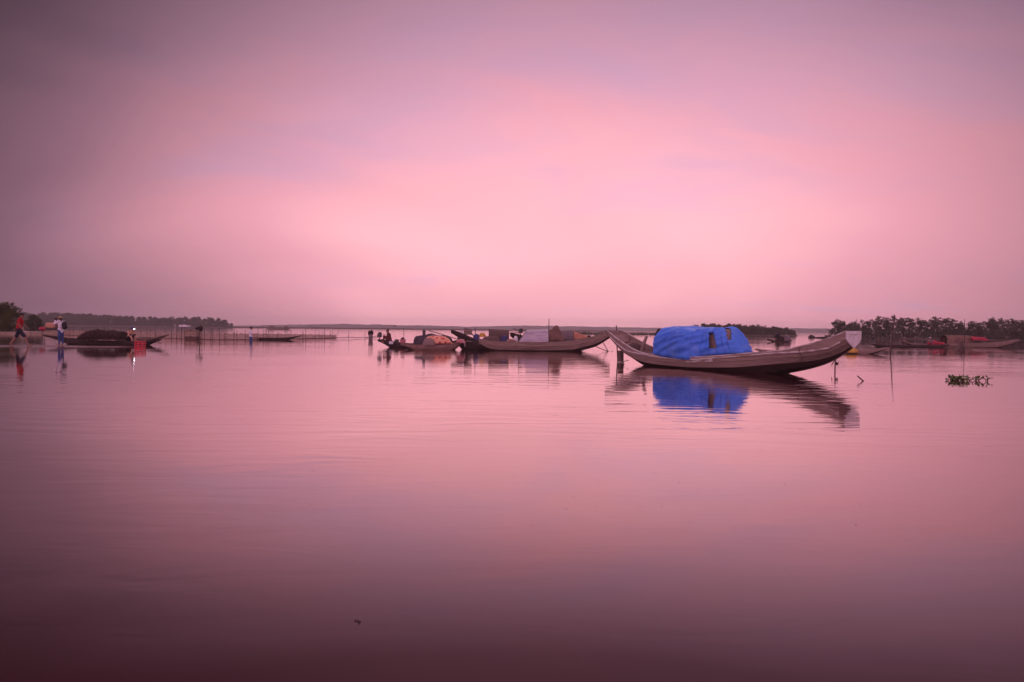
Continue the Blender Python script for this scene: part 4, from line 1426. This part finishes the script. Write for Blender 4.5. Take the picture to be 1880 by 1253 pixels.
heap('cargo_heap', 'small dark load near the right end of the far barge', 'cargo', 522, 529, ywl - 5.8, ywl - 3, 282, .6, M['wood_dark'], 82, .1, 2, ni=12, nj=10)
A, Bp = tips(82, 150, 112, 150)
ywl = proj(((97 - 940) / FPX * 150, 150, 0))[1]
lf = Boat('houseboat', 'far dark boat with a tan roof behind the person in white', A, Bp, .8,
          [(82, ywl - 4.5), (90, ywl - 3.6), (105, ywl - 3.6), (112, ywl - 5)], [(83, ywl - 2), (88, ywl)], [(106, ywl), (112, ywl - 2)], e0=.3, e1=.3, wood='wood_dark', low='wood_dark', thwarts=1, n=14)
arch_px(lf, 86, 104, 592.5, 592.5, M['mat_orange'], name='roof_mat', p=.5)
A, Bp = tips(40, 130, 66, 130)
ywl = proj(((53 - 940) / FPX * 130, 130, 0))[1]
lf2 = Boat('white_boat', 'far pale boat just right of the person in red', A, Bp, .7,
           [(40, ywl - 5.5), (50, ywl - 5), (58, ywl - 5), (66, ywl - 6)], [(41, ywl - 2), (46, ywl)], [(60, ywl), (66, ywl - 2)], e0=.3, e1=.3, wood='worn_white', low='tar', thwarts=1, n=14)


# red basket float on a stake
def red_float():
    a = G(77.5, 624.5); c = AT(77.5, 604, a.y)
    root = empty('float_marker', (a.x, a.y, 0), 'round red float on a stake left of the person in white', 'float')
    b = MB(); b.tube([Vector((a.x, a.y, -.3)), Vector((a.x, a.y, c.z))], .025, 6); b.build('pole', M['bamboo'], root)
    b = MB(); b.ell(c, (.23, .23, .17), 16, 10); b.build('ball', M['red_dark'], root, smooth=True)
    b = MB()
    b.tube([c + Vector((.235 * math.cos(t * .5236), .235 * math.sin(t * .5236), 0)) for t in range(13)], .012, 5); b.build('rim', M['red'], root)


red_float()


# --- fishing corral: stakes and netting
def corral(name, label, spec, netrange, topz, basefn, seed):
    rg = random.Random(seed)
    g0 = basefn(spec[0][0])
    root = empty(name, (g0.x, g0.y, 0), label, 'fence')
    for px, pyt, lean in spec:
        g = basefn(px)
        t = AT(px + lean, pyt, g.y)
        r = rg.uniform(.022, .034)
        b = MB(); b.tube([Vector((g.x - lean * .002, g.y, -.3)), g.lerp(t, .5) + Vector((rg.uniform(-.02, .02), 0, 0)), t], [r, r * .9, r * .6], 6)
        b.build('stake', M['bamboo'], root)
    x0, x1 = netrange
    k = x0
    while k < x1 - 1:
        k2 = min(x1, k + rg.uniform(11, 17))
        n = 6
        P = []
        for i in range(n + 1):
            px = k + (k2 - k) * i / n
            g = basefn(px)
            sag = .07 * math.sin(math.pi * i / n)
            zt = topz(px) - sag + .03 * noise.noise((px * .3, seed, 0))
            P.append([Vector((g.x, g.y + .05 * noise.noise((px * .2, z_, seed)), z_)) for z_ in (-.05, .05 + .04 * noise.noise((px * .5, 1, seed)), .15, zt * .6, zt)])
        for nm, j0, j1, mm_ in (('net_panel', 1, 4, M['net']), ('net_foot', 0, 1, M['net_band'])):
            b = MB()
            Q = [[p for p in row[j0:j1 + 1]] for row in P]
            b.slab(Q, [[p + Vector((0, .008, 0)) for p in row] for row in Q])
            b.build(nm, mm_, root, smooth=True)
        k = k2
    return root


base1 = [(60, 612.8), (128, 616), (200, 618.5), (270, 620.5), (314, 621.8), (338, 622.5), (403, 624.5), (450, 624.2), (500, 623.6), (560, 622.2), (617, 621), (680, 620.5), (720, 620)]
bf = lambda px: G(px, interp(base1, px) + 0.0)
tz = [(60, 606), (130, 607), (240, 608.5), (330, 610.5), (400, 611.5), (520, 612.5), (617, 614.5)]


def topz(px):
    g = bf(px); return zat(g.x, g.y, interp(tz, px))


corral('net_fence', 'tan net fence on stakes behind the sandbar at left',
       [(100, 600, 0), (112, 604, .5), (128, 604, 0), (135, 600, 0), (151, 600, .5), (157, 605, 0), (179, 601, 0), (191.5, 600, 0), (209, 601, 0), (222, 603, 0), (238, 602, 0), (243, 600, -.4), (258, 606, 0), (270, 603, -.6), (275.5, 607, 0),
        (287, 600, -3), (303, 604, .5), (314.5, 606, .5), (324, 601, 1), (333, 601, -1)], (84, 340), topz, bf, 2)
corral('net_fence', 'tan net fence on stakes behind the person wading',
       [(375, 602, 0), (387, 606, 0), (390.5, 603, 0), (403, 604, 0), (413, 612, 0), (429.5, 604, .6), (435, 607, 0), (450, 606, 0), (472, 603, 2.6), (483, 606, 0), (489, 604.5, 0), (493, 606, .4), (508, 609, 3), (523, 607, 0), (534, 609, 0), (556, 607, 0), (561, 602, 0),
        (578.5, 607.5, 0), (586, 608, -.5), (591, 609, 0), (596, 603, 0), (606, 607, .6), (610, 606, 0), (613, 611, 0), (616, 602, 8)], (361, 617), topz, bf, 5)


def frame_trap():
    g0 = G(339, 623.5); g1 = G(361.5, 623.5)
    root = empty('fish_trap', ((g0.x + g1.x) / 2, g0.y, 0), 'square net trap framed by stakes in the gap of the fence', 'fish trap')
    d = (g1 - g0)
    pts = [g0, g0 + d * .48 + Vector((0, .05, 0)), g1, g1 + Vector((.0, 1.0, 0)), g0 + Vector((0, 1.0, 0))]
    for i, p in enumerate(pts):
        t = zat(p.x, p.y, (601.5, 604, 605, 606, 605)[i])
        b = MB(); b.tube([Vector((p.x, p.y, -.3)), Vector((p.x + .01, p.y, t))], [.032, .024], 6); b.build('post', M['bamboo'], root)
    ring = [pts[0], pts[2], pts[3], pts[4], pts[0]]
    for a, c in zip(ring, ring[1:]):
        for nm, z0, z1, mm_ in (('net_wall', .30, .78, M['net']), ('net_foot', .0, .29, M['net_band'])):
            b = MB()
            P = [[Vector((a.x, a.y, z0)).lerp(Vector((c.x, c.y, z0)), t / 4), Vector((a.x, a.y, z1)).lerp(Vector((c.x, c.y, z1)), t / 4) - Vector((0, 0, .05 * math.sin(math.pi * t / 4)))] for t in range(5)]
            b.slab(P, [[p + Vector((.004, .01, 0)) for p in r_] for r_ in P]); b.build(nm, mm_, root)
    b = MB(); b.tube([Vector((g0.x, g0.y - .04, .8)), Vector((g1.x, g1.y - .04, .78))], .018, 5); b.build('rail', M['bamboo'], root)


frame_trap()


def rag_post(name, label, px, pyb, pyt, bundle, m_, boxpart=None):
    g = G(px, pyb); t = AT(px, pyt, g.y)
    root = empty(name, (g.x, g.y, 0), label, 'post')
    b = MB(); b.tube([Vector((g.x, g.y, -.35)), t], [.035, .03], 6); b.build('pole', M['bamboo'], root)
    for (dx0, dx1, y0, y1, sd) in bundle:
        c = AT(px + (dx0 + dx1) / 2, (y0 + y1) / 2, g.y)
        rx = (dx1 - dx0) / 2 / FPX * g.y; rz = (y1 - y0) / 2 / FPX * g.y
        q = MB(); q.ell(c, (rx, rx * .8, rz), 14, 10)
        q.v = [tuple(Vector(v) + (Vector(v) - c) * .45 * noise.noise(Vector(v) * 6 + Vector((sd, 0, 0)))) for v in q.v]
        q.build('bundle', m_, root)
    if boxpart:
        y0, y1, hw = boxpart
        c = AT(px, (y0 + y1) / 2, g.y); q = MB(); q.box(c, (2 * hw, 2 * hw, (y1 - y0) / FPX * g.y)); q.build('tub', M['mat_grey'], root)


rag_post('bundle_post', 'stake topped by a dark net bundle right of the fish trap', 366, 629.5, 600, [(-8, 2, 600.5, 606.5, 1), (-1, 7, 598.5, 608.5, 2)], M['net_dark'])
rag_post('bundle_post', 'thick post with a dark bundle and grey tub left of the motor boat', 680.5, 624, 608, [(-5, 1, 607, 616, 5), (0, 5, 606, 616, 6)], M['net_dark'], (615.5, 625, .17))


# little raised platform with white boards behind the trap
def platform():
    Y = 96
    c = AT(336, 612, Y)
    root = empty('fishing_platform', (c.x, Y, 0), 'small stilt platform with white roof boards behind the fish trap', 'platform')
    for px in (325, 334, 343):
        for dy in (0, 1.2):
            p = AT(px, 600, Y + dy); b = MB(); b.tube([Vector((p.x, Y + dy, -.3)), p], .03, 5); b.build('stilt', M['bamboo'], root)
    for px0, px1, y0, y1 in ((328.5, 336, 597, 600), (337, 344, 598.3, 600)):
        p0, p1 = AT(px0, y1, Y), AT(px1, y1, Y); zt = AT(px0, y0, Y).z
        b = MB(); b.slab([[p0, p1], [Vector((p0.x, Y + 1.2, zt + .05)), Vector((p1.x, Y + 1.2, zt))]], [[p0 - Vector((0, 0, .03)), p1 - Vector((0, 0, .03))], [Vector((p0.x, Y + 1.2, zt + .02)), Vector((p1.x, Y + 1.2, zt - .03))]])
        b.box(((p0.x + p1.x) / 2, Y, (zt + p0.z) / 2), (p1.x - p0.x, .03, zt - p0.z + .05)); b.build('roof_board', M['white'], root)
    p0, p1 = AT(324, 608, Y), AT(345, 608, Y)
    b = MB(); b.box(((p0.x + p1.x) / 2, Y + .6, p0.z), (p1.x - p0.x, 1.3, .05)); b.build('deck', M['wood_mid'], root)


platform()
SINGLE = [(640, 621, 640.5, 607.5, 'lone stake right of the leaning fence end'), (670, 620.5, 670.3, 607.5, 'lone stake just left of the post with the grey tub'),
          (56.5, 616.5, 56, 603, 'short stake in front of the muddy bank right of the person in red'), (82, 632, 81.6, 622, 'thin stick under the left tip of the net-laden boat')]
for px, pyb, pxt, pyt, lab in SINGLE:
    stake('stake', lab, 'stake', px, pyb, pxt, pyt, .025, .018, group='loose stakes in the shallows')
rope('low_line', 'low floating line stretched between the lone stakes', [G(617, 620.5, .12), G(640, 619.5, .14), G(670, 619.5, .1), G(700, 619.5, .12)], .03, sag=.03)

# ------------------------------------------------------------------ people


def fuse(name, prims, mat_, parent, voxel=.013, smooth=6, local=True):
    """one continuous surface from tapered capsules and ellipsoids"""
    b = MB()
    for p in prims:
        if p[0] == 'c':
            _, a, ra, c, rc = p
            a, c = Vector(a), Vector(c)
            pts, rr = [], []
            d = (c - a); l = d.length or 1e-4; d = d / l
            for k in (0, 1, 2):
                t = k / 3 * math.pi / 2
                pts.append(a - d * ra * math.cos(t)); rr.append(max(.002, ra * math.sin(t)))
            pts.append(a); rr.append(ra); pts.append(c); rr.append(rc)
            for k in (2, 1, 0):
                t = k / 3 * math.pi / 2
                pts.append(c + d * rc * math.cos(t)); rr.append(max(.002, rc * math.sin(t)))
            b.tube(pts, rr, 12)
        else:
            _, c, r = p[:3]
            b.ell(c, r, 16, 10, p[3] if len(p) > 3 else None)
    me = b.mesh(name, mat_)
    o = bpy.data.objects.new(name, me)
    COL.objects.link(o)
    rm = o.modifiers.new('r', 'REMESH'); rm.mode = 'VOXEL'; rm.voxel_size = voxel; rm.use_smooth_shade = True
    s_ = o.modifiers.new('s', 'SMOOTH'); s_.factor = .5; s_.iterations = smooth
    dg = bpy.context.evaluated_depsgraph_get(); dg.update()
    m2 = bpy.data.meshes.new_from_object(o.evaluated_get(dg))
    m2.materials.clear(); m2.materials.append(mat_)
    m2.polygons.foreach_set('use_smooth', [True] * len(m2.polygons))
    o.modifiers.clear(); o.data = m2; m2.name = name
    o.parent = parent
    return o


def hand(prims, el, wr, side, curl=.35, s=1.0, flat=None):
    d = (Vector(wr) - Vector(el)).normalized()
    ref = Vector(flat) if flat else Vector((0, 1, 0))
    n = d.cross(ref).normalized()          # palm normal
    w = n.cross(d).normalized()
    c = Vector(wr) + d * .05 * s
    prims.append(('c', Vector(wr) + d * .01, .024 * s, c + d * .025 * s, .030 * s))
    for k, ln in enumerate((.068, .078, .072, .056)):
        o = c + d * .035 * s + w * ((k - 1.5) * .019 * s)
        m1 = o + d * ln * .55 * s + n * curl * .02
        m2 = m1 + (d * .7 + n * curl).normalized() * ln * .5 * s
        prims.append(('c', o, .0095 * s, m1, .0085 * s)); prims.append(('c', m1, .0085 * s, m2, .007 * s))
    o = c - d * .02 * s - w * .026 * s
    m1 = o + (d * .5 - w * .7).normalized() * .035 * s
    prims.append(('c', o, .012 * s, m1, .010 * s)); prims.append(('c', m1, .010 * s, m1 + (d * .9 - w * .2 + n * curl).normalized() * .03 * s, .008 * s))


def person(label, loc, rz, J, cloth, skin='skin', hat=None, hair='short', scale=1.0):
    """J: joint dict in local metres, x = facing, y = left, z up"""
    root = empty('person', loc, label, 'person', None, rz)
    root.scale = (scale,) * 3
    V = {k: Vector(v) for k, v in J.items()}
    pr = []
    pel, wai, che, nec, hed = V['pelvis'], V['waist'], V['chest'], V['neck'], V['head']
    ax = (che - pel).normalized()
    fwd = V.get('fwd', Vector((1, 0, 0)))
    lat = ax.cross(fwd).normalized()
    fo = lat.cross(ax).normalized()
    rotT = Matrix((fo, lat, ax)).transposed()
    hd = V.get('look', fwd).normalized()
    hup = Vector((0, 0, 1)); hl = hup.cross(hd).normalized(); hup = hd.cross(hl).normalized()
    rotH = Matrix((hd, hl, hup)).transposed()
    pr.append(('e', pel, (.115, .155, .12), rotT)); pr.append(('e', wai, (.10, .135, .14), rotT)); pr.append(('e', che, (.115, .165, .17), rotT))
    pr.append(('c', che + ax * .1, .075, nec, .055)); pr.append(('c', nec, .052, hed - hup * .06, .05))
    pr.append(('e', hed, (.095, .078, .115), rotH)); pr.append(('e', hed + rotH @ Vector((.035, 0, -.065)), (.055, .05, .05), rotH))
    pr.append(('e', hed + rotH @ Vector((.098, 0, -.012)), (.02, .013, .022), rotH))
    for s_ in (1, -1): pr.append(('e', hed + rotH @ Vector((-.005, s_ * .08, -.005)), (.022, .01, .03), rotH))
    pr.append(('e', hed + rotH @ Vector((.082, 0, -.058)), (.012, .026, .010), rotH))
    for S in 'LR':
        sh, el, wr = V['sh' + S], V['el' + S], V['wr' + S]
        pr += [('c', che + ax * .08 + (sh - che) * .4, .06, sh, .055), ('c', sh, .052, el, .04), ('c', el, .041, wr, .026)]
        hand(pr, el, wr, S, flat=J.get('palm' + S))
        hp_, kn, an, to = V['hip' + S], V['kn' + S], V['an' + S], V['toe' + S]
        pr += [('c', hp_, .088, kn, .055), ('c', kn, .055, an.lerp(kn, .65), .054), ('c', an.lerp(kn, .65), .054, an, .035)]
        hl_ = an + (an - to).normalized() * .03 + Vector((0, 0, -.035))
        pr += [('c', hl_, .032, to, .026), ('c', an, .034, hl_.lerp(to, .4), .034)]
    fuse('body', pr, M[skin], root, .0115, 4)
    for nm, mm_, lst in cloth(V, rotT, ax, che):
        fuse(nm, lst, M[mm_], root, .014, 6)
    if hair:
        h = [('e', hed + rotH @ Vector((-.02, 0, .03)), (.092, .088, .105), rotH)]
        if hair == 'long': h += [('c', hed + rotH @ Vector((-.06, 0, .0)), .06, hed + rotH @ Vector((-.08, 0, -.2)), .04)]
        fuse('hair', h, M['hair'], root, .013, 3)
    for s_ in (1, -1):
        b = MB(); b.ell(hed + rotH @ Vector((.086, s_ * .032, .012)), (.012, .014, .010), 8, 6, rotH); b.build('eye', M['black'], root, local=True)
    if hat:
        b = MB()
        c = hed + rotH @ Vector((-.005, 0, .055))
        b.ell(c, (.115, .105, .09), 16, 8, rotH, zmin=-.1)
        ht = b.build('hat', M[hat[0]], root, local=True, smooth=True)
        b = MB()
        if hat[1] == 'cap':
            b.ell(c + rotH @ Vector((.12, 0, -.002)), (.085, .075, .012), 14, 6, rotH)
        else:
            b.ell(c, (.20, .19, .018), 18, 6, rotH)
        b.build('brim', M[hat[0]], ht, local=True, smooth=True, root=root)
    return root, V, rotH


def tee(V, rotT, ax, che, m_, sleeve=.55, hem=.12, extra=.0):
    l = [('e', che, (.138 + extra, .188 + extra, .19), rotT), ('e', V['waist'], (.128 + extra, .165 + extra, .18), rotT), ('e', V['pelvis'] + ax * .02, (.135 + extra, .172 + extra, hem), rotT), ('c', che + ax * .11, .095, V['neck'] - ax * .02, .068)]
    for S in 'LR':
        sh, el, wr = V['sh' + S], V['el' + S], V['wr' + S]
        l.append(('c', che + ax * .08 + (sh - che) * .4, .075, sh, .072))
        if sleeve <= 1: l.append(('c', sh, .07, sh.lerp(el, sleeve), .062))
        else:
            l.append(('c', sh, .07, el, .056)); l.append(('c', el, .057, el.lerp(wr, sleeve - 1), .042))
    return ('shirt', m_, l)


def legs(V, name, m_, upto=.8, loose=.02):
    l = [('e', V['pelvis'], (.135, .175, .12))]
    for S in 'LR':
        hp_, kn, an = V['hip' + S], V['kn' + S], V['an' + S]
        l.append(('c', hp_, .10 + loose * .3, hp_.lerp(kn, min(1, upto)), .06 + loose))
        if upto > 1:
            l.append(('c', kn, .066, kn.lerp(an, upto - 1), .048 + loose * .3))
    return (name, m_, l)


def std(**k):
    J = dict(pelvis=(0, 0, .95), waist=(0, 0, 1.1), chest=(.0, 0, 1.3), neck=(.01, 0, 1.50), head=(.03, 0, 1.63),
             shL=(0, .19, 1.43), shR=(0, -.19, 1.43), elL=(-.03, .24, 1.15), elR=(-.03, -.24, 1.15), wrL=(.05, .25, .92), wrR=(.05, -.25, .92),
             hipL=(0, .09, .92), hipR=(0, -.09, .92), knL=(.02, .10, .5), knR=(.02, -.10, .5), anL=(-.02, .10, .09), anR=(-.02, -.10, .09),
             toeL=(.14, .11, .03), toeR=(.14, -.11, .03))
    J.update(k)
    return J


# walker in red: strides right, seen half from behind
g = G(36, 635.2, .045)
person('person in a red shirt and dark shorts striding along the sandbar', (g.x, g.y, .045), math.radians(22),
       std(pelvis=(-.02, 0, .90), waist=(.0, 0, 1.06), chest=(.03, 0, 1.27), neck=(.06, 0, 1.47), head=(.10, 0, 1.60), shL=(.02, .19, 1.40), shR=(.06, -.19, 1.40),
           elL=(.10, .25, 1.14), wrL=(.27, .22, .98), elR=(.03, -.26, 1.13), wrR=(.16, -.27, .92),
           hipL=(-.02, .09, .87), hipR=(-.02, -.09, .87), knR=(.24, -.10, .50), anR=(.39, -.10, .085), toeR=(.55, -.11, .035),
           knL=(-.17, .10, .48), anL=(-.43, .10, .10), toeL=(-.28, .11, .03), look=(1, -.1, -.05)),
       lambda V, r, a, c: [tee(V, r, a, c, 'shirt_red', .75, .16, .012), legs(V, 'shorts', 'shorts', .95, .03)], hat=('black', 'cap'), scale=1.03)
# photographer in white, facing left, camera at the eye
g = G(112, 634.3, .045)
pw, Vw, Hw = person('person in a white blouse and jeans raising a camera on the sandbar', (g.x, g.y, .045), math.radians(168),
       std(neck=(.02, 0, 1.50), head=(.05, 0, 1.62), chest=(.0, 0, 1.30), elL=(.22, .24, 1.30), wrL=(.33, .07, 1.52), elR=(.24, -.24, 1.32), wrR=(.33, -.08, 1.54), look=(1, 0, .05),
           knL=(.02, .11, .5), anL=(0, .12, .09), toeL=(.15, .13, .03), knR=(0, -.09, .5), anR=(-.04, -.09, .09), toeR=(.1, -.1, .03), palmL=(0, 0, 1), palmR=(0, 0, 1)),
       lambda V, r, a, c: [tee(V, r, a, c, 'shirt_white', 1.85, .26, .02), legs(V, 'jeans', 'jeans', 1.9, .02)], hat=('hat', 'brim'), hair='long', scale=.93)
mw = Matrix.Translation((g.x, g.y, .045)) @ Matrix.Rotation(math.radians(168), 4, 'Z') @ Matrix.Diagonal((.93, .93, .93, 1))


def held_camera():
    c = mw @ Vector((.36, 0, 1.60))
    root = empty('photo_camera', c, 'small dark camera held up by the person in white', 'camera', None, math.radians(168))
    b = MB(); b.box((0, 0, 0), (.05, .13, .085)); b.build('body', M['black'], root, local=True)
    b = MB(); b.tube([(.025, 0, 0), (.11, 0, 0)], [.036, .034], 12); b.build('lens', M['engine'], root, local=True, smooth=True)
    b = MB(); b.box((-.005, 0, .052), (.04, .05, .025)); b.build('viewfinder', M['black'], root, local=True)


held_camera()


def backpack():
    c = mw @ Vector((-.24, 0, 1.22))
    root = empty('backpack', c, 'black backpack worn by the person in white', 'backpack', None, math.radians(168))
    pk = fuse('pack_body', [('e', (0, 0, 0), (.10, .15, .22)), ('e', (-.02, 0, -.08), (.11, .16, .15))], M['canvas'], root, .014, 4)
    fuse('front_pocket', [('e', (-.10, 0, -.09), (.05, .11, .10))], M['canvas'], pk, .013, 3)
    for s_ in (-1, 1):
        b = MB(); b.tube([(.04, s_ * .09, .19), (.17, s_ * .11, .24), (.33, s_ * .12, .14), (.36, s_ * .13, -.02), (.24, s_ * .175, -.13), (.05, s_ * .13, -.16)], .018, 6, .5)
        b.build('shoulder_strap', M['canvas'], root, local=True, smooth=True)


backpack()


def seated(lean=.25, reach=.3, **k):
    J = dict(pelvis=(0, 0, .12), waist=(.05 * lean * 4, 0, .27), chest=(.16 * lean * 4, 0, .46), neck=(.26 * lean * 4, 0, .63), head=(.33 * lean * 4, 0, .74),
             shL=(.2 * lean * 4, .19, .58), shR=(.2 * lean * 4, -.19, .58), elL=(.32 * lean * 4, .24, .34), elR=(.32 * lean * 4, -.24, .34),
             wrL=(.34 * lean * 4 + reach * .6, .12, .26), wrR=(.34 * lean * 4 + reach * .6, -.12, .26),
             hipL=(.03, .1, .12), hipR=(.03, -.1, .12), knL=(.36, .18, .40), knR=(.36, -.18, .40), anL=(.42, .14, .06), anR=(.42, -.14, .06), toeL=(.57, .15, .02), toeR=(.57, -.15, .02))
    J.update(k)
    return J


# net handler with a headlamp
p0 = AT(235, 627, 42.1)
ph, Vh, Hh = person('person with a lit headlamp sorting nets on the dark boat', (p0.x, p0.y, p0.z), math.radians(-14),
                    seated(.25, .35, elR=(.30, -.26, .36), wrR=(.52, -.30, .24), look=(1, -.15, -.25)),
                    lambda V, r, a, c: [legs(V, 'shorts', 'shorts', .95, .02)], skin='skin_lit', hair='short', hat=('jeans', 'cap'))
mh = Matrix.Translation(p0) @ Matrix.Rotation(math.radians(-14), 4, 'Z')


def headlamp():
    c = mh @ (Vh['head'] + Hh @ Vector((.115, 0, .05)))
    root = empty('headlamp', c, 'small white headlamp shining on the net handler', 'headlamp', None, math.radians(-14))
    b = MB(); b.tube([(-.02, 0, 0), (.02, 0, 0)], [.04, .045], 12); b.build('housing', M['black'], root, local=True)
    b = MB(); b.ell((.022, -.004, 0), (.02, .028, .028), 12, 8); b.build('bulb', M['lamp'], root, local=True, smooth=True)


headlamp()
# seated person at the outboard
p0 = AT(716, 629.5, 43.0)
person('person in a maroon shirt sitting at the engine of the motor boat', (p0.x, p0.y, p0.z), math.radians(190), seated(.12, .1, look=(1, .5, .1), elL=(.2, .25, .35), wrL=(.34, .05, .36), elR=(.2, -.25, .35), wrR=(.34, -.05, .33)),
       lambda V, r, a, c: [tee(V, r, a, c, 'shirt_maroon', .8, .12), legs(V, 'trousers', 'shirt_maroon', 1.8, .02)], hair='short')
# wader
g = G(460.5, 626.8)
person('person in a pale shirt wading beside the slender boat', (g.x, g.y, -.60), math.radians(15), std(elL=(.1, .25, 1.18), wrL=(.26, .2, 1.08), elR=(.1, -.26, 1.18), wrR=(.28, -.2, 1.1), look=(.9, .3, -.2)),
       lambda V, r, a, c: [tee(V, r, a, c, 'shirt_white', 1.0, .14, .01), legs(V, 'trousers', 'jeans', 1.8, .02)], hat=('black', 'brim'), scale=1.02)
# rower on the small laden boat
p0 = AT(1430, 623.5, 81.0)
person('dark-clothed person sitting on the small laden boat', (p0.x, p0.y, p0.z), math.radians(200), seated(.15, .2),
       lambda V, r, a, c: [tee(V, r, a, c, 'shorts', .9, .12), legs(V, 'trousers', 'shorts', 1.8, .02)], hat=('black', 'brim'))


# ------------------------------------------------------------------ water plants, debris, birds
def hyacinth(name, label, px0, px1, py, n, hmax, seed, group=None):
    rg = random.Random(seed)
    a, c = G(px0, py), G(px1, py); m0 = (a + c) / 2; rx = (c - a).length / 2
    root = empty(name, (m0.x, m0.y, 0), label, 'water plant', group)
    ls = MB(); ls.add([(0, 0, 0), (.3, .42, .05), (.75, .40, .06), (1, 0, .0), (.75, -.40, .06), (.3, -.42, .05), (.5, 0, -.07)],
                      [(0, 6, 1), (1, 6, 2), (2, 6, 3), (3, 6, 4), (4, 6, 5), (5, 6, 0)])
    lm = ls.mesh('leaf', M['hyacinth'], smooth=True)
    st = MB()
    for i in range(n):
        t = max(-1, min(1, rg.choice((-.55, -.1, -.35, .5, .2)) + rg.gauss(0, .26)))
        x = m0.x + t * rx * .97; y = m0.y + rg.uniform(-1, 1) * rx * .45 * math.sqrt(max(.05, 1 - t * t))
        an = rg.uniform(0, 6.28); h = rg.uniform(.25, 1) * hmax * (1 - .4 * abs(t)); o = rg.uniform(.02, .07)
        top = Vector((x + math.cos(an) * o, y + math.sin(an) * o, h))
        st.tube([Vector((x, y, -.02)), Vector((x, y, h * .5)), top], [.009, .008, .004], 4)
        lf_ = bpy.data.objects.new('leaf', lm); place(lf_, root)
        lf_.location = top - Vector((m0.x, m0.y, 0)); lf_.rotation_euler = (rg.uniform(-.6, .6), rg.uniform(-1.1, .3), an)
        s_ = rg.uniform(.055, .095); lf_.scale = (s_, s_, s_)
    o = st.build('stems', M['stem'], root); o['kind'] = 'stuff'


hyacinth('water_hyacinth', 'large floating clump of water hyacinth at far right', 1738, 1785, 699.5, 78, .12, 1)
hyacinth('water_hyacinth', 'small water hyacinth plant right of the large clump', 1789, 1799, 699.5, 12, .10, 2)
hyacinth('water_hyacinth', 'last tiny water hyacinth plant at far right', 1808, 1816, 700.5, 8, .11, 3)

fl = MB(); fl.add([(-1, 0, 0), (-.3, .35, .08), (.5, .3, .05), (1.1, 0, .1), (.5, -.3, .03), (-.3, -.35, .06), (0, 0, .0)], [(0, 6, 1), (1, 6, 2), (2, 6, 3), (3, 6, 4), (4, 6, 5), (5, 6, 0)])
flm = fl.mesh('floating_leaf', M['debris'])
rg = random.Random(21)
for i in range(64):
    px = rg.uniform(900, 1800) if i % 3 else rg.uniform(520, 1300); py = rg.uniform(815, 960) if i % 4 else rg.uniform(820, 1120)
    g = G(px, py, .003)
    o = bpy.data.objects.new('floating_leaf', flm); COL.objects.link(o)
    o.location = g; o.rotation_euler = (0, 0, rg.uniform(0, 6.28)); s_ = rg.uniform(.004, .012) * (g.y / 6) ** .6; o.scale = (s_, s_, s_)
    tag(o, 'tiny dark leaf floating on the open water in the foreground', 'leaf', 'leaves adrift on the water')
b = MB(); g = G(655, 1142)
b.tube([g + Vector((-.012, .006, .003)), g + Vector((0, .01, .004)), g + Vector((.017, -.004, .003))], .0022, 5); b.tube([g + Vector((.004, .006, .003)), g + Vector((.012, -.018, .004))], .002, 5)
tag(b.build('floating_twig', M['debris']), 'small forked twig floating at the bottom of the picture', 'twig')

bm_ = MB()
bm_.ell((0, 0, 0), (.5, .12, .11), 10, 6); bm_.add([(-.45, 0, 0), (-.95, .14, .02), (-.85, 0, .0), (-.95, -.14, .02)], [(0, 1, 2), (0, 2, 3)])
wl_ = [(.2, .08, .04), (.25, .55, .32), (-.05, 1.15, .18), (-.1, .55, .28), (-.2, .08, .03)]
bm_.add(wl_, [(0, 1, 3, 4), (1, 2, 3)]); bm_.add([(x, -y, z) for x, y, z in wl_], [(4, 3, 1, 0), (3, 2, 1)])
bm_.ell((.5, 0, .05), (.13, .08, .08), 8, 6)
bme = bm_.mesh('bird', M['black'])
for px, py, Y, s_, rz, lab in ((210, 267, 28, .055, .4, 'tiny dark bird high in the sky at left'), (912, 214, 30, .05, 2.2, 'tiny dark bird in the sky above the centre'), (763, 42, 30, .05, 1.2, 'tiny dark bird near the top of the sky'),
                               (725, 599.5, 62, .2, .3, 'dark waterbird flying low above the seated person')):
    o = bpy.data.objects.new('bird', bme); COL.objects.link(o); o.location = AT(px, py, Y); o.scale = (s_,) * 3; o.rotation_euler = (.2, 0, rz)
    tag(o, lab, 'bird', 'birds in the air')

# ------------------------------------------------------------------ evening haze over the lagoon
hz = MB(); hz.box((0, 690, 8.5), (3100, 1600, 19.6))
ho = hz.build('haze', None)
tag(ho, 'thin pink evening haze lying over the whole lagoon', 'haze', kind='stuff')
hm = bpy.data.materials.new('evening_haze'); hm.use_nodes = True
nt = hm.node_tree; nt.nodes.clear()
pv = nt.nodes.new('ShaderNodeVolumePrincipled'); ou = nt.nodes.new('ShaderNodeOutputMaterial')
pv.inputs['Color'].default_value = (1.0, .97, 1.0, 1)
pv.inputs['Density'].default_value = .0005
pv.inputs['Anisotropy'].default_value = .6
pv.inputs['Density Attribute'].default_value = ''
nt.links.new(pv.outputs[0], ou.inputs['Volume'])
ho.data.materials.append(hm)
